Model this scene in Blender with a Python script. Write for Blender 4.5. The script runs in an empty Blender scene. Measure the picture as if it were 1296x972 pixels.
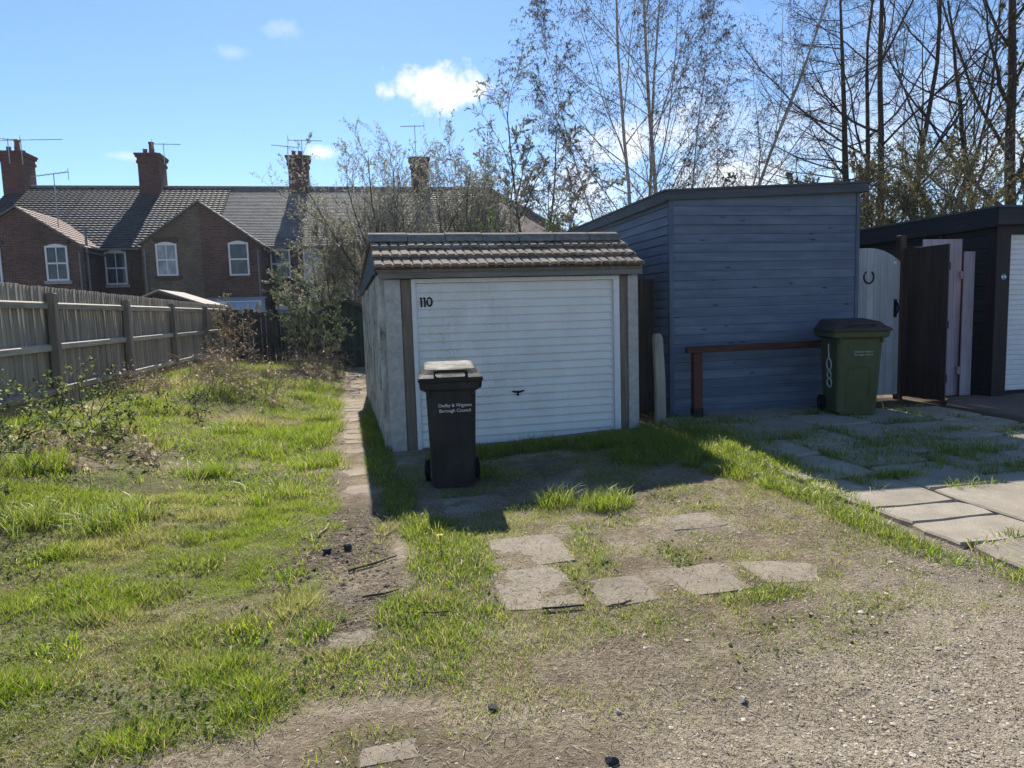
import bpy, bmesh, math, random
import numpy as np
from mathutils import Vector, Matrix

sc = bpy.context.scene
C = sc.collection
R = math.radians
rng = np.random.default_rng(7)
random.seed(7)

# ------------------------------------------------------------------ camera
cam_d = bpy.data.cameras.new('camera')
cam = bpy.data.objects.new('camera', cam_d)
C.objects.link(cam)
cam.matrix_world = (Matrix.Translation((0, 0, 1.55)) @ Matrix.Rotation(R(-11.0), 4, 'Z')
                    @ Matrix.Rotation(R(90 - 5.9), 4, 'X') @ Matrix.Rotation(R(-1.7), 4, 'Z'))
cam_d.sensor_width = 36.0
cam_d.lens = 36.0 * 900 / 1296
cam_d.clip_start = 0.05
cam_d.clip_end = 3000
sc.camera = cam

# ------------------------------------------------------------------ world, sun, exposure
SUN_EL, SUN_AZ = 38.5, 1.5           # azimuth measured from +Y towards +X
world = bpy.data.worlds.new('World')
sc.world = world
world.use_nodes = True
wn, wl = world.node_tree.nodes, world.node_tree.links
wn.clear()
sky = wn.new('ShaderNodeTexSky')
sky.sky_type = 'NISHITA'
sky.sun_disc = False
sky.sun_elevation = R(SUN_EL)
sky.sun_rotation = R(SUN_AZ)
sky.altitude = 100
sky.air_density = 1.0
sky.dust_density = 0.05
sky.ozone_density = 6.0
SKY_STRENGTH = 0.088
bg1 = wn.new('ShaderNodeBackground')
bg1.inputs['Strength'].default_value = SKY_STRENGTH
wl.new(sky.outputs[0], bg1.inputs['Color'])
bg2 = wn.new('ShaderNodeBackground')
bg2.inputs['Color'].default_value = (1.0, 0.985, 0.96, 1)
bg2.inputs['Strength'].default_value = 0.70
tc = wn.new('ShaderNodeTexCoord')
nz = wn.new('ShaderNodeTexNoise')
nz.inputs['Scale'].default_value = 18
nz.inputs['Detail'].default_value = 7
nz.inputs['Roughness'].default_value = 0.62
wl.new(tc.outputs['Generated'], nz.inputs['Vector'])


def wmath(op, a, b=None, clamp=False):
    n = wn.new('ShaderNodeMath')
    n.operation = op
    n.use_clamp = clamp
    for i, v in enumerate((a, b)):
        if v is None:
            continue
        if isinstance(v, (int, float)):
            n.inputs[i].default_value = v
        else:
            wl.new(v, n.inputs[i])
    return n.outputs[0]


def puff(az, el, sx, sz, soft, amount):
    """a cumulus puff at a compass direction of the sky"""
    c = Vector((math.sin(R(az)) * math.cos(R(el)), math.cos(R(az)) * math.cos(R(el)), math.sin(R(el))))
    sub = wn.new('ShaderNodeVectorMath'); sub.operation = 'SUBTRACT'
    wl.new(tc.outputs['Generated'], sub.inputs[0]); sub.inputs[1].default_value = c
    mp = wn.new('ShaderNodeVectorMath'); mp.operation = 'MULTIPLY'
    wl.new(sub.outputs[0], mp.inputs[0]); mp.inputs[1].default_value = (1 / sx, 1 / sx, 1 / sz)
    ln = wn.new('ShaderNodeVectorMath'); ln.operation = 'LENGTH'
    wl.new(mp.outputs[0], ln.inputs[0])
    d = wmath('ADD', ln.outputs['Value'], wmath('MULTIPLY', wmath('SUBTRACT', nz.outputs['Fac'], 0.5), 3.2))
    m = wmath('DIVIDE', wmath('SUBTRACT', 1.0, d), soft, True)
    return wmath('MULTIPLY', m, amount, True)


mask = None
for p in ((5.4, 17.2, 0.048, 0.040, 0.6, 1.0), (7.8, 16.7, 0.036, 0.023, 0.6, .95), (3.7, 17.2, 0.034, 0.027, 0.6, 0.95),
          (6.5, 15.9, 0.030, 0.013, 0.6, 0.9),
          (-3.0, 12.1, 0.030, 0.010, 0.8, 0.7), (-16.5, 11.3, 0.030, 0.006, 1.0, 0.35), (-30, 13.2, 0.05, 0.008, 1.0, 0.3),
          (-5.4, 20.3, 0.03, 0.012, 1.0, 0.35), (-9, 18.6, 0.02, 0.010, 1.0, 0.25),
          (21, 12.6, 0.10, 0.045, 0.8, 0.8), (17, 8.5, 0.10, 0.05, 0.9, 0.75), (28, 9.0, 0.12, 0.05, 0.9, 0.75),
          (25, 7.0, 0.22, 0.05, 1.0, 0.6), (36, 11.0, 0.36, 0.15, 1.6, 0.5), (24, 13.0, 0.2, 0.1, 1.6, 0.3), (46, 9.0, 0.2, 0.06, 1.0, 0.6), (70, 14, 0.3, 0.07, 1.0, 0.6),
          (-75, 16, 0.3, 0.08, 0.9, 0.7), (120, 20, 0.3, 0.1, 0.9, 0.7), (-140, 18, 0.3, 0.1, 0.9, 0.7)):
    m = puff(*p)
    mask = m if mask is None else wmath('MAXIMUM', mask, m)
mixw = wn.new('ShaderNodeMixShader')
wl.new(mask, mixw.inputs[0]); wl.new(bg1.outputs[0], mixw.inputs[1]); wl.new(bg2.outputs[0], mixw.inputs[2])
wo = wn.new('ShaderNodeOutputWorld')
wl.new(mixw.outputs[0], wo.inputs['Surface'])

sd = bpy.data.lights.new('sun', 'SUN')
sd.energy = 5.0
sd.angle = R(0.53)
sd.color = (1.0, 0.94, 0.84)
sun = bpy.data.objects.new('sun', sd)
C.objects.link(sun)
sv = Vector((math.sin(R(SUN_AZ)) * math.cos(R(SUN_EL)), math.cos(R(SUN_AZ)) * math.cos(R(SUN_EL)), math.sin(R(SUN_EL))))
sun.rotation_euler = (-sv).to_track_quat('-Z', 'Y').to_euler()
sun.location = (0, 30, 40)

sc.view_settings.view_transform = 'Standard'
sc.view_settings.look = 'None'
sc.view_settings.exposure = 0.80
sc.view_settings.gamma = 1.0
sc.view_settings.use_curve_mapping = False
sc.render.engine = 'CYCLES'
sc.cycles.max_bounces = 6
sc.cycles.transparent_max_bounces = 8

# ------------------------------------------------------------------ helpers
class MB:
    """collects faces for one mesh"""
    def __init__(s):
        s.v, s.f = [], []

    def add(s, vs, fs):
        b = len(s.v)
        s.v += [tuple(v) for v in vs]
        s.f += [tuple(i + b for i in f) for f in fs]
        return s

    def box(s, x0, x1, y0, y1, z0, z1):
        return s.add([(x0, y0, z0), (x1, y0, z0), (x1, y1, z0), (x0, y1, z0), (x0, y0, z1), (x1, y0, z1), (x1, y1, z1), (x0, y1, z1)],
                     [(0, 3, 2, 1), (4, 5, 6, 7), (0, 1, 5, 4), (1, 2, 6, 5), (2, 3, 7, 6), (3, 0, 4, 7)])

    def prism(s, poly, axis, a, b):
        """poly: 2D points (counter-clockwise), extruded along axis from a to b"""
        n = len(poly)
        def P(u, v, w):
            return {'x': (w, u, v), 'y': (u, w, v), 'z': (u, v, w)}[axis]
        vs = [P(u, v, a) for u, v in poly] + [P(u, v, b) for u, v in poly]
        fs = [tuple(range(n))[::-1], tuple(range(n, 2 * n))] + [(i, (i + 1) % n, n + (i + 1) % n, n + i) for i in range(n)]
        return s.add(vs, fs)

    def tube(s, pts, rad, k=8, cap=True):
        pts = [Vector(p) for p in pts]
        n = len(pts)
        if not hasattr(rad, '__len__'):
            rad = [rad] * n
        vs = []
        for i, p in enumerate(pts):
            t = (pts[min(i + 1, n - 1)] - pts[max(i - 1, 0)]).normalized()
            a = t.orthogonal().normalized() if abs(t.z) > .9 else t.cross(Vector((0, 0, 1))).normalized()
            b = t.cross(a)
            for j in range(k):
                an = 2 * math.pi * j / k
                vs.append(p + (a * math.cos(an) + b * math.sin(an)) * rad[i])
        fs = [(i * k + j, i * k + (j + 1) % k, (i + 1) * k + (j + 1) % k, (i + 1) * k + j) for i in range(n - 1) for j in range(k)]
        if cap:
            fs += [tuple(range(k))[::-1], tuple(range((n - 1) * k, n * k))]
        return s.add(vs, fs)

    def loft(s, rings, cap=True):
        k = len(rings[0])
        vs = [p for r in rings for p in r]
        fs = [(i * k + j, i * k + (j + 1) % k, (i + 1) * k + (j + 1) % k, (i + 1) * k + j) for i in range(len(rings) - 1) for j in range(k)]
        if cap:
            fs += [tuple(range(k))[::-1], tuple(range((len(rings) - 1) * k, len(rings) * k))]
        return s.add(vs, fs)

    def mesh(s, name, bevel=0, smooth=False):
        me = bpy.data.meshes.new(name)
        me.from_pydata(s.v, [], s.f)
        bm = bmesh.new(); bm.from_mesh(me)
        bmesh.ops.recalc_face_normals(bm, faces=bm.faces)
        if bevel:
            bmesh.ops.bevel(bm, geom=list(bm.edges), offset=bevel, segments=1, affect='EDGES', clamp_overlap=True)
        bm.to_mesh(me); bm.free()
        if smooth:
            me.shade_smooth()
        return me


def rrect(w, d, r, z, n=3, cx=0, cy=0):
    """rounded rectangle ring"""
    out = []
    for qx, qy, a0 in ((1, 1, 0), (-1, 1, 90), (-1, -1, 180), (1, -1, 270)):
        for i in range(n + 1):
            a = R(a0 + 90 * i / n)
            out.append((cx + qx * (w / 2 - r) + r * math.cos(a), cy + qy * (d / 2 - r) + r * math.sin(a), z))
    return out


def empty(name, loc=(0, 0, 0), rz=0, label=None, cat=None, group=None, kind=None):
    o = bpy.data.objects.new(name, None)
    C.objects.link(o)
    o.location = loc
    o.rotation_euler = (0, 0, rz)
    o.empty_display_size = .2
    return tag(o, label, cat, group, kind)


def tag(o, label=None, cat=None, group=None, kind=None):
    if label: o['label'] = label
    if cat: o['category'] = cat
    if group: o['group'] = group
    if kind: o['kind'] = kind
    return o


def obj(name, me, mat, parent=None, loc=(0, 0, 0), rot=(0, 0, 0), world=False, bevel=0, smooth=False, scale=None):
    """one mesh object; world=True: its vertices are in world space though it hangs under an empty"""
    if isinstance(me, MB):
        me = me.mesh(name, bevel, smooth)
    if mat is not None and not me.materials:
        me.materials.append(mat)
    o = bpy.data.objects.new(name, me)
    C.objects.link(o)
    o.location = loc
    o.rotation_euler = rot
    if scale: o.scale = scale
    if parent is not None:
        o.parent = parent
        if world:
            o.matrix_parent_inverse = Matrix.Translation(-Vector(parent.location))
    return o


# ---- numpy value noise
_perm = np.random.default_rng(3).random((256, 256))


def vnoise(x, y, s=1.0, seed=0):
    x = np.asarray(x, float) / s + 37.3 * seed + 100; y = np.asarray(y, float) / s + 91.7 * seed + 100
    xi, yi = np.floor(x).astype(int), np.floor(y).astype(int)
    fx, fy = x - xi, y - yi
    fx, fy = fx * fx * (3 - 2 * fx), fy * fy * (3 - 2 * fy)
    g = lambda a, b: _perm[a % 256, b % 256]
    return ((g(xi, yi) * (1 - fx) + g(xi + 1, yi) * fx) * (1 - fy) + (g(xi, yi + 1) * (1 - fx) + g(xi + 1, yi + 1) * fx) * fy)


def fbm(x, y, s, seed=0, o=4):
    t, a, w = 0, 1, 0
    for i in range(o):
        t = t + a * vnoise(x, y, s / 2 ** i, seed + i * 7); w += a; a *= .55
    return t / w


def sstep(a, b, x):
    t = np.clip((np.asarray(x, float) - a) / (b - a), 0, 1)
    return t * t * (3 - 2 * t)


# ------------------------------------------------------------------ materials
def newmat(name):
    m = bpy.data.materials.new(name)
    m.use_nodes = True
    nt = m.node_tree
    b = nt.nodes['Principled BSDF']
    return m, nt.nodes, nt.links, b


class N:
    """tiny node-graph helper"""
    def __init__(s, name):
        s.m, s.n, s.l, s.b = newmat(name)
        s.tc = s.n.new('ShaderNodeTexCoord')

    def coord(s, scale=(1, 1, 1), kind='Object', rnd=True):
        mp = s.n.new('ShaderNodeMapping')
        s.l.new(s.tc.outputs[kind], mp.inputs['Vector'])
        mp.inputs['Scale'].default_value = scale
        if rnd:
            oi = s.n.new('ShaderNodeObjectInfo')
            mu = s.n.new('ShaderNodeMath'); mu.operation = 'MULTIPLY'; mu.inputs[1].default_value = 37.0
            s.l.new(oi.outputs['Random'], mu.inputs[0])
            cb = s.n.new('ShaderNodeCombineXYZ')
            for i in range(3): s.l.new(mu.outputs[0], cb.inputs[i])
            s.l.new(cb.outputs[0], mp.inputs['Location'])
        return mp.outputs[0]

    def noise(s, vec, scale, detail=5, rough=.6, dist=0):
        t = s.n.new('ShaderNodeTexNoise')
        s.l.new(vec, t.inputs['Vector'])
        t.inputs['Scale'].default_value = scale; t.inputs['Detail'].default_value = detail
        t.inputs['Roughness'].default_value = rough; t.inputs['Distortion'].default_value = dist
        return t.outputs['Fac']

    def ramp(s, fac, stops):
        r = s.n.new('ShaderNodeValToRGB')
        e = r.color_ramp.elements
        while len(e) < len(stops): e.new(.5)
        for i, (p, c) in enumerate(stops):
            e[i].position = p
            e[i].color = (c, c, c, 1) if isinstance(c, (int, float)) else (*c, 1)
        s.l.new(fac, r.inputs[0])
        return r.outputs['Color']

    def mix(s, fac, a, b, mode='MIX'):
        x = s.n.new('ShaderNodeMix'); x.data_type = 'RGBA'; x.blend_type = mode
        for i, v in ((0, fac), (6, a), (7, b)):
            if isinstance(v, (int, float)): x.inputs[i].default_value = v
            elif isinstance(v, tuple): x.inputs[i].default_value = (*v, 1)
            else: s.l.new(v, x.inputs[i])
        return x.outputs[2]

    def math(s, op, a, b=0.0, clamp=False):
        x = s.n.new('ShaderNodeMath'); x.operation = op; x.use_clamp = clamp
        for i, v in enumerate((a, b)):
            if isinstance(v, (int, float)): x.inputs[i].default_value = v
            else: s.l.new(v, x.inputs[i])
        return x.outputs[0]

    def attr(s, name):
        a = s.n.new('ShaderNodeAttribute'); a.attribute_name = name
        return a

    def vary(s, col, amt=.15, sat=0.0):
        """every object a little lighter or darker"""
        oi = s.n.new('ShaderNodeObjectInfo')
        h = s.n.new('ShaderNodeHueSaturation')
        s.l.new(col, h.inputs['Color'])
        mr = s.n.new('ShaderNodeMapRange')
        s.l.new(oi.outputs['Random'], mr.inputs[0])
        mr.inputs[3].default_value = 1 - amt; mr.inputs[4].default_value = 1 + amt
        s.l.new(mr.outputs[0], h.inputs['Value'])
        return h.outputs[0]

    def bump(s, h, strength=.3, dist=.01):
        b = s.n.new('ShaderNodeBump')
        b.inputs['Strength'].default_value = strength; b.inputs['Distance'].default_value = dist
        s.l.new(h, b.inputs['Height'])
        s.l.new(b.outputs[0], s.b.inputs['Normal'])

    def done(s, col, rough=.8, spec=.3, metal=0.0):
        if isinstance(col, tuple): s.b.inputs['Base Color'].default_value = (*col, 1)
        else: s.l.new(col, s.b.inputs['Base Color'])
        if isinstance(rough, (int, float)): s.b.inputs['Roughness'].default_value = rough
        else: s.l.new(rough, s.b.inputs['Roughness'])
        s.b.inputs['Specular IOR Level'].default_value = spec
        s.b.inputs['Metallic'].default_value = metal
        return s.m


def wood(name, c0, c1, c2, axis='z', rough=.85, vary=.18, knots=0.0, spec=.25, grain=1.0):
    g = N(name)
    sc_ = {'z': (22, 22, 1.3), 'x': (1.3, 22, 22), 'y': (22, 1.3, 22)}[axis]
    v = g.coord(tuple(a * grain for a in sc_))
    n1 = g.noise(v, 1.0, 6, .65, .4)
    n2 = g.noise(g.coord((1, 1, 1)), 2.3, 4)
    col = g.ramp(n1, ((.28, c0), (.5, c1), (.74, c2)))
    col = g.mix(g.ramp(n2, ((.35, 0.0), (.7, .55))), col, tuple(a * .62 for a in c1))
    if knots:
        vo = g.n.new('ShaderNodeTexVoronoi'); vo.inputs['Scale'].default_value = 2.0
        g.l.new(g.coord({'z': (4, 4, 1.2), 'x': (1.2, 4, 4), 'y': (4, 1.2, 4)}[axis]), vo.inputs['Vector'])
        k = g.ramp(vo.outputs['Distance'], ((.05, knots), (.13, 0.0)))
        col = g.mix(k, col, tuple(a * .3 for a in c0))
    g.bump(n1, .35, .004)
    return g.done(g.vary(col, vary), rough, spec)


M_fence = wood('weathered_fence_wood', (.24, .20, .155), (.40, .345, .275), (.54, .475, .395), 'z')
M_fence_rail = wood('weathered_rail_wood', (.30, .265, .215), (.47, .425, .355), (.60, .545, .465), 'y')
M_fence_post = wood('weathered_post_wood', (.155, .13, .10), (.26, .225, .18), (.36, .32, .265), 'z')
M_darkfence = wood('dark_stained_wood', (.045, .040, .034), (.075, .067, .055), (.11, .10, .085), 'z')
M_brownfence = wood('brown_panel_wood', (.06, .042, .034), (.10, .075, .06), (.14, .11, .09), 'z')
M_greenshed = wood('dark_green_timber', (.035, .045, .035), (.055, .066, .052), (.08, .092, .075), 'z')
M_bluewood = wood('blue_painted_boards', (.078, .106, .158), (.128, .166, .232), (.180, .220, .280), 'x', .8, .07, .9, .2, .45)
M_bluetrim = wood('blue_painted_trim', (.068, .092, .145), (.098, .13, .19), (.125, .16, .22), 'z', .7, .06)
M_felt_fascia = wood('grey_fascia', (.05, .06, .075), (.075, .09, .11), (.10, .115, .135), 'x', .8, .05)
M_redbrown = wood('red_brown_rail_wood', (.050, .022, .016), (.082, .036, .026), (.115, .054, .040), 'x', .7, .1)
M_gatepale = wood('pale_grey_gate_boards', (.30, .33, .35), (.44, .47, .49), (.54, .57, .59), 'z', .75, .07, .25, .3, .6)
M_darkgate = wood('dark_brown_gate_boards', (.036, .026, .021), (.058, .043, .036), (.085, .067, .057), 'z', .7, .15)
M_pink = wood('lilac_painted_boards', (.34, .29, .34), (.44, .385, .44), (.50, .445, .50), 'z', .75, .05)
M_blackwood = wood('black_painted_cladding', (.016, .018, .022), (.026, .029, .034), (.04, .044, .05), 'x', .65, .1)
M_post_timber = wood('bare_brown_timber', (.12, .095, .072), (.19, .155, .12), (.26, .22, .18), 'z', .85, .05)
M_garage_fascia = wood('weathered_fascia_board', (.13, .125, .12), (.20, .195, .19), (.28, .275, .265), 'x', .85, .05)


def simple(name, col, rough=.7, spec=.3, metal=0.0, var=.25, scale=8, bump=.15):
    g = N(name)
    n = g.noise(g.coord(), scale, 5)
    c = g.ramp(n, ((.3, tuple(a * (1 - var) for a in col)), (.7, tuple(a * (1 + var) for a in col))))
    if bump: g.bump(n, bump, .005)
    return g.done(c, rough, spec, metal)


def concrete_paint():
    g = N('peeling_whitewashed_concrete')
    v = g.coord((1, 1, .45))
    n = g.noise(v, 7, 8, .7)
    n2 = g.noise(g.coord((3, 3, .35)), 4, 6, .7)
    col = g.ramp(n, ((.33, (.16, .145, .12)), (.44, (.38, .365, .33)), (.6, (.62, .61, .57))))
    col = g.mix(g.ramp(n2, ((.45, 0.0), (.75, .75))), col, (.20, .215, .17))
    vo = g.n.new('ShaderNodeTexVoronoi'); vo.inputs['Scale'].default_value = 38
    g.l.new(g.coord(), vo.inputs['Vector'])
    col = g.mix(g.ramp(vo.outputs['Distance'], ((.08, .5), (.2, 0.0))), col, (.12, .11, .10))
    g.bump(n, .5, .008)
    return g.done(col, .9, .2)


M_conc_wall = concrete_paint()


def conc_post():
    g = N('pebbly_concrete_post')
    n = g.noise(g.coord(), 14, 8, .7)
    vo = g.n.new('ShaderNodeTexVoronoi'); vo.inputs['Scale'].default_value = 60
    g.l.new(g.coord(), vo.inputs['Vector'])
    col = g.ramp(n, ((.3, (.33, .315, .29)), (.7, (.52, .505, .48))))
    col = g.mix(g.ramp(vo.outputs['Distance'], ((.1, .55), (.24, 0.0))), col, (.16, .15, .14))
    big = g.noise(g.coord((1, 1, .3)), 3, 4)
    col = g.mix(g.ramp(big, ((.5, 0.0), (.8, .6))), col, (.22, .21, .17))
    g.bump(vo.outputs['Distance'], .4, .006)
    return g.done(col, .9, .2)


M_conc_post = conc_post()


def slab_mat(name, base, dirt=.6):
    g = N(name)
    v = g.coord(kind='Object')
    n = g.noise(v, 4, 8, .7); n2 = g.noise(v, 120, 4, .7); n3 = g.noise(v, 1.6, 4)
    col = g.ramp(n, ((.3, tuple(a * .72 for a in base)), (.55, base), (.8, tuple(min(1, a * 1.18) for a in base))))
    col = g.mix(g.ramp(n2, ((.42, .55), (.56, 0.0))), col, tuple(a * .5 for a in base))
    col = g.mix(g.ramp(n3, ((.45, 0.0), (.75, dirt))), col, (.19, .155, .115))
    g.bump(n2, .6, .004)
    return g.done(g.vary(col, .08), .92, .2)


M_slab = slab_mat('old_concrete_slab', (.39, .345, .275), .6)
M_slab2 = slab_mat('sunken_paving_slab', (.31, .265, .205), .85)
M_pathbrick = slab_mat('path_concrete_block', (.33, .27, .20), .8)


def door_mat():
    g = N('white_painted_steel_door')
    n = g.noise(g.coord((1.2, 1, 1), rnd=False), 2.5, 6, .65)
    n2 = g.noise(g.coord((1, 1, 1), rnd=False), 55, 6, .75)
    col = g.ramp(n, ((.3, (.66, .66, .635)), (.7, (.76, .755, .73))))
    sp = g.n.new('ShaderNodeSeparateXYZ'); g.l.new(g.tc.outputs['Object'], sp.inputs[0])
    # green algae and grime speckle, stronger at the hinge side
    left = g.ramp(g.math('ADD', g.math('MULTIPLY', sp.outputs['X'], -.45), .95), ((.0, .12), (.75, 1.0)))
    sped = g.ramp(n2, ((.47, 0.0), (.58, .8)))
    pat = g.ramp(g.noise(g.coord((1, 1, .8), rnd=False), 3.2, 5, .7), ((.46, .0), (.66, 1.0)))
    f = g.math('MULTIPLY', g.math('MULTIPLY', left, sped), pat)
    col = g.mix(f, col, (.24, .25, .16))
    st = g.noise(g.coord((14, 14, .6), rnd=False), 2.0, 5, .7)
    col = g.mix(g.ramp(st, ((.55, 0.0), (.8, .35))), col, (.42, .42, .37))
    g.bump(n, .05, .004)
    return g.done(col, .5, .4)


M_door = door_mat()
M_whiteframe = simple('white_painted_frame', (.68, .69, .70), .55, .4, 0, .08, 20, .05)
M_black = simple('black_paint', (.012, .012, .013), .5, .4, 0, .1, 20, .05)
M_darkmetal = simple('dark_iron', (.02, .02, .022), .55, .5, .6, .2, 30, .1)


def tile_mat():
    g = N('weathered_concrete_tile')
    n = g.noise(g.coord(), 9, 7, .7); n2 = g.noise(g.coord(), 42, 5, .7)
    col = g.ramp(n, ((.3, (.125, .095, .075)), (.5, (.22, .175, .14)), (.72, (.32, .275, .225))))
    col = g.mix(g.ramp(n2, ((.56, 0.0), (.66, .8))), col, (.42, .41, .35))
    n3 = g.noise(g.coord((.7, .7, .7)), 21, 4, .6)
    col = g.mix(g.ramp(n3, ((.6, 0.0), (.68, .85))), col, (.06, .058, .045))
    g.bump(n, .5, .006)
    return g.done(g.vary(col, .22), .93, .15)


M_tile = tile_mat()


def ridge_mat():
    g = N('grey_lichened_ridge_tile')
    n = g.noise(g.coord(), 14, 7, .7)
    col = g.ramp(n, ((.32, (.12, .118, .11)), (.55, (.20, .19, .17)), (.75, (.33, .31, .255))))
    g.bump(n, .5, .006)
    return g.done(g.vary(col, .12), .95, .15)


M_ridge = ridge_mat()
M_asb = simple('grey_roof_sheet', (.22, .22, .21), .95, .15, 0, .3, 6, .3)
M_felt = simple('mineral_roof_felt', (.08, .09, .10), .95, .15, 0, .25, 60, .4)


def plastic(name, col, dirtcol, amount=.5, rough=.48):
    g = N(name)
    n = g.noise(g.coord((1, 1, .5)), 6, 6, .7)
    n2 = g.noise(g.coord((9, 9, .5)), 3, 5, .65)
    c = g.mix(g.ramp(n, ((.4, 0.0), (.75, amount))), col, dirtcol)
    c = g.mix(g.ramp(n2, ((.5, 0.0), (.8, amount * .8))), c, tuple(a * .5 for a in col))
    g.bump(g.noise(g.coord(), 180, 2), .06, .002)
    return g.done(c, g.ramp(n, ((.3, rough), (.7, rough + .25))), .25)


M_binblack = plastic('black_bin_plastic', (.022, .021, .021), (.075, .072, .065), .5)
M_bingreen = plastic('green_bin_plastic', (.072, .084, .038), (.12, .125, .08), .55)
M_binlid = plastic('brown_bin_lid_plastic', (.060, .045, .038), (.12, .10, .09), .5, .7)
M_blacklid = plastic('black_bin_lid_plastic', (.020, .019, .019), (.06, .057, .052), .5, .62)
M_rubber = simple('black_rubber', (.012, .012, .012), .8, .3, 0, .2, 20, .1)
M_white = simple('white_print', (.72, .72, .70), .6, .3, 0, .06, 40, 0)
M_chalk = simple('worn_white_paint', (.46, .50, .49), .7, .2, 0, .3, 60, 0)
M_blueprint = simple('blue_print', (.03, .20, .34), .5, .4, 0, .1, 20, 0)
M_roller = simple('white_roller_slat', (.66, .68, .70), .45, .45, 0, .06, 6, .03)
M_zinc = simple('galvanised_metal', (.35, .36, .37), .45, .5, .8, .2, 20, .1)


def brick_mat(name, c1, c2, mortar, dark):
    g = N(name)
    b = g.n.new('ShaderNodeTexBrick')
    b.inputs['Scale'].default_value = 1.0
    b.inputs['Brick Width'].default_value = .225; b.inputs['Row Height'].default_value = .075
    b.inputs['Mortar Size'].default_value = .007
    b.inputs['Color1'].default_value = (*c1, 1); b.inputs['Color2'].default_value = (*c2, 1); b.inputs['Mortar'].default_value = (*mortar, 1)
    cb = g.n.new('ShaderNodeCombineXYZ'); sp = g.n.new('ShaderNodeSeparateXYZ')
    g.l.new(g.tc.outputs['Object'], sp.inputs[0])
    g.l.new(g.math('ADD', sp.outputs['X'], sp.outputs['Y']), cb.inputs[0]); g.l.new(sp.outputs['Z'], cb.inputs[1])
    g.l.new(cb.outputs[0], b.inputs['Vector'])
    n = g.noise(g.coord(rnd=False), 1.1, 6, .65)
    col = g.mix(g.ramp(n, ((.38, 0.0), (.72, .8))), b.outputs['Color'], dark)
    n2 = g.noise(g.coord((1, 1, 3), rnd=False), 7, 4, .7)
    col = g.mix(g.ramp(n2, ((.5, 0.0), (.7, .5))), col, tuple(a * 1.7 for a in c1))
    g.bump(b.outputs['Fac'], -.3, .01)
    return g.done(col, .9, .2)


M_brick_red = brick_mat('red_brown_brick', (.165, .082, .062), (.068, .040, .034), (.19, .165, .145), (.060, .042, .038))
M_brick_buff = brick_mat('sooty_buff_brick', (.185, .138, .095), (.10, .076, .056), (.19, .165, .135), (.085, .068, .053))
M_brick_dark = brick_mat('dark_red_brick', (.135, .066, .052), (.058, .036, .032), (.16, .14, .125), (.050, .037, .034))
M_brick_chim = brick_mat('chimney_red_brick', (.15, .062, .050), (.085, .040, .034), (.12, .098, .086), (.048, .034, .032))
M_render = simple('cream_render', (.55, .53, .48), .9, .2, 0, .12, 3, .05)
M_pot = simple('terracotta_pot', (.20, .085, .055), .85, .2, 0, .25, 10, .1)
M_rooftile = simple('brown_roof_tile', (.070, .067, .069), .72, .25, 0, .35, 5, .2)
M_rooftile2 = simple('dark_grey_roof_tile', (.060, .059, .063), .72, .25, 0, .35, 5, .2)
M_rooftile_pink = simple('faded_pink_roof_tile', (.21, .13, .105), .8, .3, 0, .25, 5, .2)


def slate_mat():
    g = N('old_grey_slate')
    b = g.n.new('ShaderNodeTexBrick')
    b.inputs['Brick Width'].default_value = .26; b.inputs['Row Height'].default_value = .19; b.inputs['Mortar Size'].default_value = .010
    b.inputs['Color1'].default_value = (.13, .125, .12, 1); b.inputs['Color2'].default_value = (.21, .20, .19, 1); b.inputs['Mortar'].default_value = (.03, .03, .032, 1)
    b.inputs['Scale'].default_value = 1
    sp = g.n.new('ShaderNodeSeparateXYZ'); g.l.new(g.tc.outputs['Object'], sp.inputs[0])
    cb = g.n.new('ShaderNodeCombineXYZ')
    g.l.new(sp.outputs['X'], cb.inputs[0]); g.l.new(g.math('MULTIPLY', sp.outputs['Z'], 1.45), cb.inputs[1])
    g.l.new(cb.outputs[0], b.inputs['Vector'])
    n = g.noise(g.coord(rnd=False), 1.4, 7, .7)
    col = g.mix(g.ramp(n, ((.4, 0.0), (.68, .9))), b.outputs['Color'], (.24, .23, .215))
    n2 = g.noise(g.coord(rnd=False), 9, 5, .7)
    col = g.mix(g.ramp(n2, ((.5, 0.0), (.7, .7))), col, (.055, .055, .055))
    g.bump(b.outputs['Fac'], -.4, .01)
    return g.done(col, .8, .15)


M_slate = slate_mat()


def glass_mat(name, tint, rough=.08):
    g = N(name)
    n = g.noise(g.coord((1, 1, .5)), 3, 4)
    col = g.ramp(n, ((.4, tint), (.62, tuple(a * 1.9 for a in tint))))
    return g.done(col, rough, .35)


M_glass = glass_mat('dark_window_glass', (.035, .045, .06))
M_curtain = glass_mat('curtained_window', (.22, .24, .25), .2)
M_upvc = simple('white_window_frame', (.70, .71, .72), .5, .4, 0, .05, 10, 0)
M_stone = simple('pale_stone_sill', (.36, .34, .31), .9, .2, 0, .2, 10, .1)
M_pipe = simple('grey_pipe', (.17, .18, .19), .6, .4, 0, .15, 10, 0)
M_poly = simple('pale_roof_sheet', (.42, .48, .55), .3, .5, 0, .1, 6, 0)
M_shedroof = simple('pale_felt_roof', (.42, .38, .33), .9, .2, 0, .2, 8, .1)


def bark(name, c0, c1, c2, sc_=(6, 6, 2)):
    g = N(name)
    n = g.noise(g.coord(sc_, rnd=False), 2.2, 6, .7)
    g.bump(n, .6, .02)
    return g.done(g.ramp(n, ((.3, c0), (.5, c1), (.7, c2))), .9, .2)


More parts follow.
